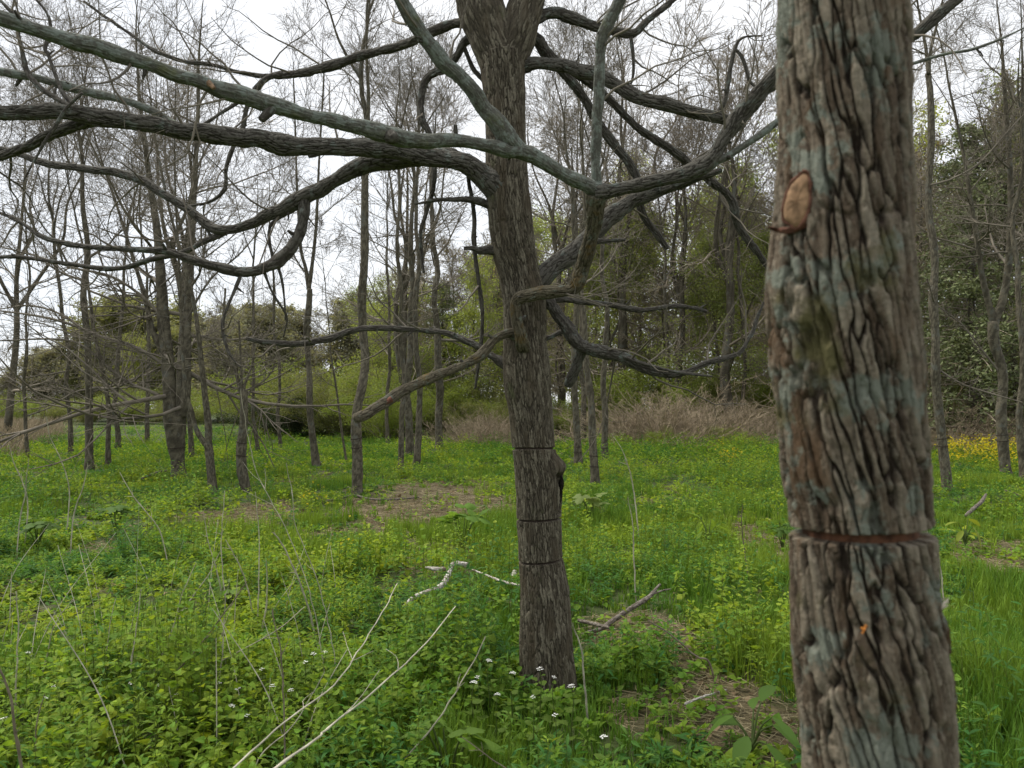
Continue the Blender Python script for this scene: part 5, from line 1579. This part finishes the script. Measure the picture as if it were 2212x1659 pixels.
# ------------------------------------------------------------------ single plants, stalks and fallen wood
STALKS = [  # (points u, v from tip to foot, width px, dark?, foot v for the distance, label)
 ([(985, 1310), (924, 1386), (852, 1454), (780, 1516), (708, 1573), (684, 1595), (594, 1659), (440, 1780)], 4.2, 0, 1730, 'long pale stalk arching up from the bottom left to the big trunk, lower of two'),
 ([(859, 1260), (827, 1321), (780, 1397), (720, 1480), (612, 1562), (504, 1659), (380, 1770)], 3.4, 0, 1725, 'long thin pale stalk arching up from the bottom left, upper of two'),
 ([(520, 840), (527, 891), (536, 945), (551, 1010), (576, 1066), (605, 1118), (637, 1188), (673, 1296), (691, 1386), (702, 1458), (716, 1548)], 3, 0, 1560, 'very tall pale stalk curving down in front of the crooked broken tree'),
 ([(618, 1000), (630, 1062), (637, 1127), (659, 1188), (684, 1253), (706, 1332), (720, 1404), (731, 1494)], 2.6, 0, 1520, 'tall thin grey stalk next to the very tall curving one'),
 ([(588, 1150), (606, 1170), (630, 1217), (655, 1278), (673, 1339)], 5, 0, 1370, 'thick whitish stalk with a hooked tip in the left herbs'),
 ([(488, 1166), (515, 1217), (533, 1264)], 3.5, 0, 1300, 'short pale leaning stalk near the straw heap on the left'),
 ([(574, 1210), (578, 1264), (574, 1314)], 4, 0, 1340, 'short upright pale stalk in the left herbs'),
 ([(486, 1060), (480, 1130), (479, 1206), (486, 1314), (479, 1422), (468, 1512)], 3.6, 0, 1530, 'tall upright grey stalk in the left foreground herbs'),
 ([(306, 1273), (292, 1368), (281, 1469)], 4, 0, 1500, 'straight upright straw stalk among the left herbs'),
 ([(425, 1215), (396, 1278), (378, 1343), (346, 1422), (320, 1480)], 3.2, 0, 1510, 'pale stalk leaning right in the left herbs, longer of a pair'),
 ([(475, 1192), (443, 1253), (389, 1332)], 2.6, 0, 1370, 'pale thin stalk leaning right, shorter of a pair'),
 ([(533, 1256), (482, 1328), (414, 1415), (342, 1501)], 4, 1, 1530, 'dark brown stalk slanting across the left herbs'),
 ([(660, 1310), (600, 1360), (530, 1400), (450, 1450)], 2.6, 0, 1490, 'thin straw stalk lying almost flat in the left herbs'),
 ([(34, 1278), (40, 1350), (36, 1440), (34, 1530)], 4.5, 0, 1560, 'upright straw stalk close to the left edge'),
 ([(-4, 1440), (22, 1501), (34, 1584), (47, 1659), (55, 1730)], 9, 1, 1760, 'thick brown stalk in the bottom left corner'),
 ([(587, 1314), (605, 1404), (612, 1494), (616, 1638), (614, 1700)], 5, 1, 1700, 'dark upright stalk crossing the two long arching ones'),
 ([(551, 1062), (560, 1170), (558, 1296)], 3, 0, 1320, 'thin grey upright stalk by the foot of the crooked broken tree'),
 ([(259, 1020), (288, 1071), (331, 1125), (350, 1160)], 3, 0, 1180, 'pale stalk leaning left in the left meadow'),
 ([(100, 900), (108, 945), (126, 981), (144, 1028), (150, 1075)], 2.6, 0, 1090, 'whitish stalk curving over the dry grass'),
 ([(62, 990), (58, 1030), (54, 1071), (43, 1125)], 2.6, 0, 1140, 'upright whitish stalk in front of the dry grass on the left'),
 ([(20, 960), (30, 1000), (52, 1050), (60, 1100)], 2.2, 0, 1120, 'thin stalk leaning left at the left meadow edge'),
 ([(190, 1000), (180, 1050), (160, 1110)], 2.2, 0, 1120, 'thin stalk beside the straight dark bare tree'),
 ([(1050, 1375), (1021, 1433), (982, 1498), (949, 1552), (888, 1624), (850, 1665)], 4.5, 0, 1690, 'pale stalk leaning right beside the big trunk foot'),
 ([(998, 1592), (1050, 1631), (1090, 1659), (1140, 1700)], 4, 1, 1740, 'greyish stem lying at the bottom centre'),
 ([(1238, 1345), (1241, 1361), (1255, 1404), (1262, 1465), (1266, 1520)], 5, 0, 1530, 'bent straw stalk at the right side of the big trunk foot'),
 ([(1320, 936), (1345, 974), (1360, 1017), (1370, 1067)], 3, 0, 1090, 'pale arching stalk right of the close group of cut trees'),
 ([(1356, 1073), (1367, 1134), (1370, 1220)], 3, 0, 1250, 'upright tan stalk in the grass right of the big trunk'),
 ([(1400, 1340), (1450, 1372), (1504, 1418), (1530, 1430)], 5, 1, 1440, 'thin grey twig bowing over the bare straw patch'),
 ([(1604, 1090), (1602, 1130), (1606, 1175)], 3, 1, 1185, 'thin dark dead stalk beside the near trunk'),
 ([(2000, 1130), (2012, 1180), (2030, 1220)], 3, 0, 1240, 'pale stalk touching the right side of the near trunk'),
 ([(250, 1290), (236, 1360), (228, 1450)], 2.4, 0, 1470, 'thin straw stalk standing in the left herbs'),
 ([(160, 1290), (118, 1350), (100, 1420)], 2.4, 0, 1440, 'thin straw stalk leaning right near the left edge'),
 ([(95, 1500), (80, 1570), (76, 1659)], 4.5, 1, 1700, 'brown stalk second from the bottom left corner'),
 ([(440, 1110), (452, 1180), (470, 1240)], 2.4, 0, 1260, 'thin bent stalk over the straw heap'),
 ([(700, 1450), (640, 1560), (560, 1640)], 2.6, 0, 1690, 'thin straw leaning right under the long arching stalks'),
]
for i, (pts, w, dark, vf, label) in enumerate(STALKS):
    Y = CAM_Z * F / (vf + 90 - 880) if i > 1 else 3.45
    q = np.array([[*P(u, v, Y * (1 - (.055 if i < 2 else -.02) * j)), pxr(max(w, 3.0) * (.92 if i > 1 else .95), Y) * (.5 + .5 * j / (len(pts) - 1))] for j, (u, v) in enumerate(pts)][::-1])
    last = q[0].copy(); gzv = gz(last[0], last[1])
    if last[2] > gzv - .02:
        d = (q[0] - q[1]); d = d / max(abs(d[2]), .05) * (last[2] - gzv + .03)
        d[2] = -(last[2] - gzv + .03); d[:2] = np.clip(d[:2], -.08, .08) if i > 1 else np.clip(d[:2], -.5, .5); d[3] = 0
        q = np.concatenate([[last + d], q])
    q = catmull(q, 6)
    s = np.concatenate([[0], np.cumsum(np.linalg.norm(np.diff(q[:, :3], axis=0), axis=1))])
    q[:, 3] *= 1 + .35 * sstep(.985, 1, np.sin(s * 34 + i))
    q[:, 0] += .0035 * noise(np.stack([s * 16, s * 0 + i, s * 0], 1), 8)
    V, Q = tubes(q[None, :, :3], q[None, :, 3], 8)
    org = q[0, :3]
    root = thing('dead_stalk', label, 'stalk', tuple(org), 'dead stalks in the meadow')
    mk('stem', V, Q, None, [M['stalk_dark'] if dark else M['stalk']], root, org)
    # side twigs near the tip
    if len(pts) > 3 or i % 2:
        rr = np.random.default_rng(i)
        pr = resample(q, np.linspace(0, s[-1], 10), 4)
        for _ in range(2 + i % 3):
            a, ar = children(rr, pr[None, :, :3], pr[None, :, 3], 1, 5, .55, .97, (25, 50), (.06, .16), .6, up=.1, rmin=.0011)
            V, Q = tubes(a, ar, 4)
            mk('side_shoot', V, Q, None, [M['stalk_dark'] if dark else M['stalk']], root, org)

rs = np.random.default_rng(909)
for i in range(34):
    u = rs.uniform(-20, 760); v = rs.uniform(1230, 1660)
    Y = CAM_Z * F / (v + 60 - 880)
    f = P(u, v + 60, Y); H = rs.uniform(.35, .85); a = rs.uniform(-1, 1) * .75; b_ = rs.uniform(-.5, .5)
    z0 = gz(f[0], Y)
    pl = np.array([[f[0], Y, z0 - .02], [f[0] + a * .3 * H, Y + b_ * .3 * H, z0 + H * .5], [f[0] + a * H * .8, Y + b_ * H * .8, z0 + H]])
    q = catmull(np.concatenate([pl, [[.0026], [.002], [.0011]]], 1), 7)
    V, Q = tubes(q[None, :, :3], q[None, :, 3] * rs.uniform(.7, 1.3), 6)
    root = thing('straw_stem', 'thin dry straw stem poking out of the left foreground herbs', 'stalk', tuple(q[0, :3]), 'straw stems in the left foreground')
    mk('stem', V, Q, None, [M['stalk']], root, q[0, :3])

FALLEN = [
 ('white bare branch with a fork propped in the herbs left of the big trunk', 'fallen', 1330, [[(836, 1352, 8), (870, 1316, 10), (895, 1291, 11), (928, 1277, 11), (953, 1266, 12), (967, 1246, 12), (974, 1226, 12), (984, 1217, 11), (1012, 1220, 9)], [(972, 1228, 9), (953, 1229, 9), (935, 1229, 8), (917, 1225, 4)]]),
 ('short whitish stick lying against the left side of the big trunk', 'fallen', 1300, [[(1112, 1236, 11), (1104, 1256, 11), (1092, 1275, 10), (1080, 1294, 9)]]),
 ('thin grey twig reaching the big trunk from the left', 'fallen', 1310, [[(1021, 1231, 4), (1055, 1244, 4), (1086, 1256, 5), (1124, 1265, 5)]]),
 ('dark rotten branch lying in the grass right of the big trunk', 'fallen_dark', 1372, [[(1426, 1262, 5), (1412, 1278, 8), (1399, 1292, 10), (1363, 1314, 11), (1327, 1338, 10), (1298, 1358, 9), (1258, 1370, 7)], [(1404, 1286, 4), (1430, 1276, 3), (1452, 1272, 2)]]),
 ('dark upright broken branch in the grass at far right', 'fallen_dark', 1130, [[(2130, 1068, 5), (2120, 1084, 8), (2106, 1096, 8), (2086, 1114, 7)]]),
 ('pale thin branch lying at the right edge above the bare soil', 'fallen_dark', 1090, [[(2250, 1082, 5), (2210, 1072, 5), (2170, 1058, 4)]]),
 ('dark stick lying behind the stout bare tree foot', 'fallen_dark', 1045, [[(306, 1034, 4), (324, 1026, 5), (345, 1019, 5), (362, 1017, 3)]]),
 ('dark branch lying in front of the double-cut tree', 'fallen_dark', 1088, [[(705, 1082, 4), (740, 1076, 5), (765, 1070, 5), (800, 1078, 4), (850, 1079, 4), (905, 1074, 3)], [(706, 1082, 3), (700, 1050, 3), (708, 1020, 2)]]),
 ('dark curved root-like branch at the right foot of the big trunk', 'fallen_dark', 1405, [[(1250, 1340, 8), (1270, 1345, 8), (1300, 1352, 7), (1330, 1360, 4)]]),
 ('brown twig lying on the straw in the lower right patch', 'fallen', 1560, [[(1480, 1520, 5), (1520, 1505, 5), (1570, 1490, 4)]]),
]
for i, (label, mt, vf, brs) in enumerate(FALLEN):
    Yb = CAM_Z * F / (vf - 880)
    root = None
    for j, br in enumerate(brs):
        vmax = max(p[1] for p in brs[0]); vmin = min(p[1] for p in brs[0])
        q = []
        for (u, v, w) in br:
            t = (vmax - v) / max(vmax - vmin, 1)
            Y = Yb * (1 + .10 * t)
            q.append([*P(u, v, Y), pxr(w, Y)])
        q = catmull(np.array(q), 6)
        if root is None:
            org = q[0, :3].copy()
            root = thing('fallen_branch', label, 'branch', tuple(org), 'fallen branches')
        V, Q, T3, h = bark(q, 18, step=.01, depth=.004, scale=90, seed=700 + i * 5 + j, lump=.16)
        mk('stem' if j == 0 else 'side_branch', V, Q, T3, [M[mt]], root, org, attrs={'h': h})


def palmate(rng, size):
    """a lobed leaf, unit radius = size, along +X, cupped"""
    k = 44
    a = np.linspace(-2.75, 2.75, k)
    r = .38 + .55 * np.abs(np.cos(a * 1.62)) ** 1.2 + .06 * np.cos(a * 15)
    r *= 1 - .22 * np.abs(a) / 2.75
    V = np.stack([r * np.cos(a) + .25, r * np.sin(a), -.18 * r ** 2 + .05 * np.cos(a * 2.54)], 1)
    mid = np.stack([.45 * r * np.cos(a) + .25, .45 * r * np.sin(a), .03 + .04 * np.cos(a * 2.54)], 1)
    V = np.concatenate([[[.1, 0, 0]], mid, V]) * size
    T = [[0, 1 + i, 2 + i] for i in range(k - 1)]
    for i in range(k - 1):
        T += [[1 + i, 1 + k + i, 2 + k + i], [1 + i, 2 + k + i, 2 + i]]
    return V, np.array(T)


def big_plant(u, v_top, v_foot, nl, size, label, kind, seed, col=(.075, .15, .04)):
    rng = np.random.default_rng(seed)
    f = G(u, v_foot); Y = f[1]; z0 = gz(f[0], Y)
    H = P(u, v_top, Y)[2] - z0
    org = np.array([f[0], Y, z0])
    root = thing('leafy_plant', label, 'plant', tuple(org), 'large-leaved plants')
    for j in range(nl):
        a = j * 2.4 + rng.uniform(0, 1)
        hh = H * rng.uniform(.72, 1.0)
        tip = org + np.array([math.cos(a) * size * .7, math.sin(a) * size * .7, hh * (.9 if kind == 'palm' else 1 - .5 * j / nl)])
        b0 = org + np.array([0, 0, 0 if kind == 'palm' else hh * .25])
        pl = np.stack([b0, b0 * .55 + tip * .45 + np.array([0, 0, .12 * hh]), tip])
        q = catmull(np.concatenate([pl, [[.006], [.005], [.0035]]], 1), 5)
        V, Q = tubes(q[None, :, :3], q[None, :, 3], 6)
        lf = mk('leaf_stalk', V, Q, None, [M['leaf']], root, org, attrs={'col': np.tile(np.array([.11, .15, .05]), (len(V), 1))})
        s = size * rng.uniform(.7, 1.1)
        Vp, Tp = palmate(rng, s) if kind == 'palm' else (LANCE[0] * s * 1.7 * np.array([1, 1.2, .8]), LANCE[1])
        Rm = rot(np.array([a + rng.normal(0, .3)]), np.array([rng.normal(-.1, .4)]), np.array([rng.normal(0, .25)]))[0]
        V = Vp @ Rm.T + tip
        c = np.array(col) * np.array([1.5, 1.25, .9]) * rng.uniform(.9, 1.4)
        mk('leaf', V, None, Tp, [M['leaf']], root, org, attrs={'col': np.tile(c, (len(V), 1))}, smooth=True)


big_plant(1275, 1062, 1128, 8, .17, 'tall pale-green plant with big lobed leaves below the leaning cut tree', 'palm', 1, (.11, .17, .075))
big_plant(1000, 1090, 1190, 8, .19, 'clump of large lobed leaves in the grass left of the big trunk', 'palm', 2, (.07, .15, .035))
big_plant(968, 1545, 1700, 6, .13, 'broad maple-like leaves at the bottom centre', 'palm', 3, (.085, .17, .04))
big_plant(1530, 1112, 1180, 7, .13, 'upright plant with spreading leaves left of the near trunk', 'lance', 4, (.09, .17, .035))
big_plant(1625, 1520, 1640, 8, .13, 'dark pointed-leaf plant at the straw patch edge beside the near trunk', 'lance', 5, (.06, .13, .035))
big_plant(2092, 1505, 1580, 5, .05, 'small pale-green seedling in the grass right of the near trunk', 'lance', 6, (.17, .25, .08))
big_plant(2085, 1120, 1190, 9, .12, 'yellow-green drooping leaves right of the near trunk', 'lance', 7, (.14, .21, .04))
big_plant(640, 1210, 1290, 7, .11, 'dark leafy weed by the whitish hooked stalk', 'lance', 8, (.05, .11, .03))
big_plant(1690, 1120, 1185, 8, .10, 'round-leaved dark weed hidden against the near trunk', 'palm', 9, (.05, .11, .03))
big_plant(250, 1085, 1150, 9, .16, 'dark green broad weed below the pale slender tree', 'palm', 10, (.05, .11, .03))
big_plant(80, 1115, 1190, 9, .15, 'dark green broad weed near the left edge of the meadow', 'palm', 11, (.05, .105, .03))
big_plant(495, 1255, 1330, 5, .09, 'single mid-green lobed weed in the left herbs', 'palm', 12, (.075, .15, .035))
big_plant(1835, 1020, 1090, 6, .12, 'leafy weed behind the near trunk', 'palm', 13, (.06, .12, .03)) if False else None

# white-flowered herbs, each one a thing
proto = None
FLW = [(463, 1397), (434, 1411), (567, 1445), (284, 1476), (119, 1481), (97, 1508), (414, 1492), (515, 1487), (628, 1490), (499, 1525), (7, 1552), (702, 1409), (676, 1412), (1165, 1444), (1196, 1463), (1108, 1454), (1032, 1462), (1024, 1474), (1234, 1481), (1055, 1427), (1306, 1591), (1200, 1544), (380, 1500), (470, 1475), (535, 1545), (60, 1410), (660, 1430), (1150, 1505), (345, 1480), (1075, 1500), (590, 1480)]
rf = np.random.default_rng(55)
for i, (u, v) in enumerate(FLW):
    Yb = CAM_Z * F / (v + 118 - 880)
    p = P(u, v, Yb); z0 = gz(p[0], p[1]); H = p[2] - z0
    if proto is None:
        proto = thing('flowering_herb', 'leafy stem topped by a small cluster of white four-petalled flowers among the foreground herbs', 'plant', (0, 0, 0), 'white-flowered herbs in the foreground')
        O = np.zeros(3); Hp = .4
        pl = np.array([[0, 0, -.03], [.01, 0, .15], [0, .012, .3], [.005, 0, .4]])
        V, Q = tubes(catmull(pl, 5)[None], np.linspace(.004, .002, 16)[None], 7)
        mk('stem', V, Q, None, [M['leaf']], proto, O, attrs={'col': np.tile(np.array([.10, .14, .04]), (len(V), 1))})
        for j in range(9):
            acc = Acc(); t = .25 + .72 * j / 9
            sz = .075 * (1.15 - .75 * t)
            scatter_leaves(acc, HEART, np.array([[math.cos(j * 2.4) * sz * .3, math.sin(j * 2.4) * sz * .3, t * .4]]), np.array([j * 2.4]), np.array([.35 + .3 * t]), np.array([rf.normal(0, .2)]), np.array([sz]), np.array([[.115, .18, .03]]))
            V, Q, T3 = acc.out(); mk('leaf', V, None, T3, [M['leaf']], proto, O, attrs={'col': acc.col()}, smooth=True)
        acc = Acc()
        for j in range(13):
            a = j * 2.4; r = .0055 * math.sqrt(j); c = np.array([.005 + r * math.cos(a), r * math.sin(a), .408 + .006 * rf.uniform(-1, 1) - r * .6])
            for kq in range(4):
                b = kq * math.pi / 2 + a
                d = np.array([math.cos(b), math.sin(b), .25]); e = np.array([-math.sin(b), math.cos(b), 0])
                Vp = np.array([c, c + d * .003 + e * .002, c + d * .0062, c + d * .003 - e * .002])
                acc.add(Vp, np.array([[0, 1, 2, 3]]))
        V, Q, _ = acc.out(); mk('flower_head', V, Q, None, [M['petal']], proto, O, smooth=False)
        src = proto
        proto.location = (p[0], p[1], z0); proto.scale = (.8, .8, H / .4)
    else:
        s = rf.uniform(.6, .95)
        copy_tree(src, (p[0], p[1], z0), rf.uniform(0, 6.28), (s, s, H / .4))
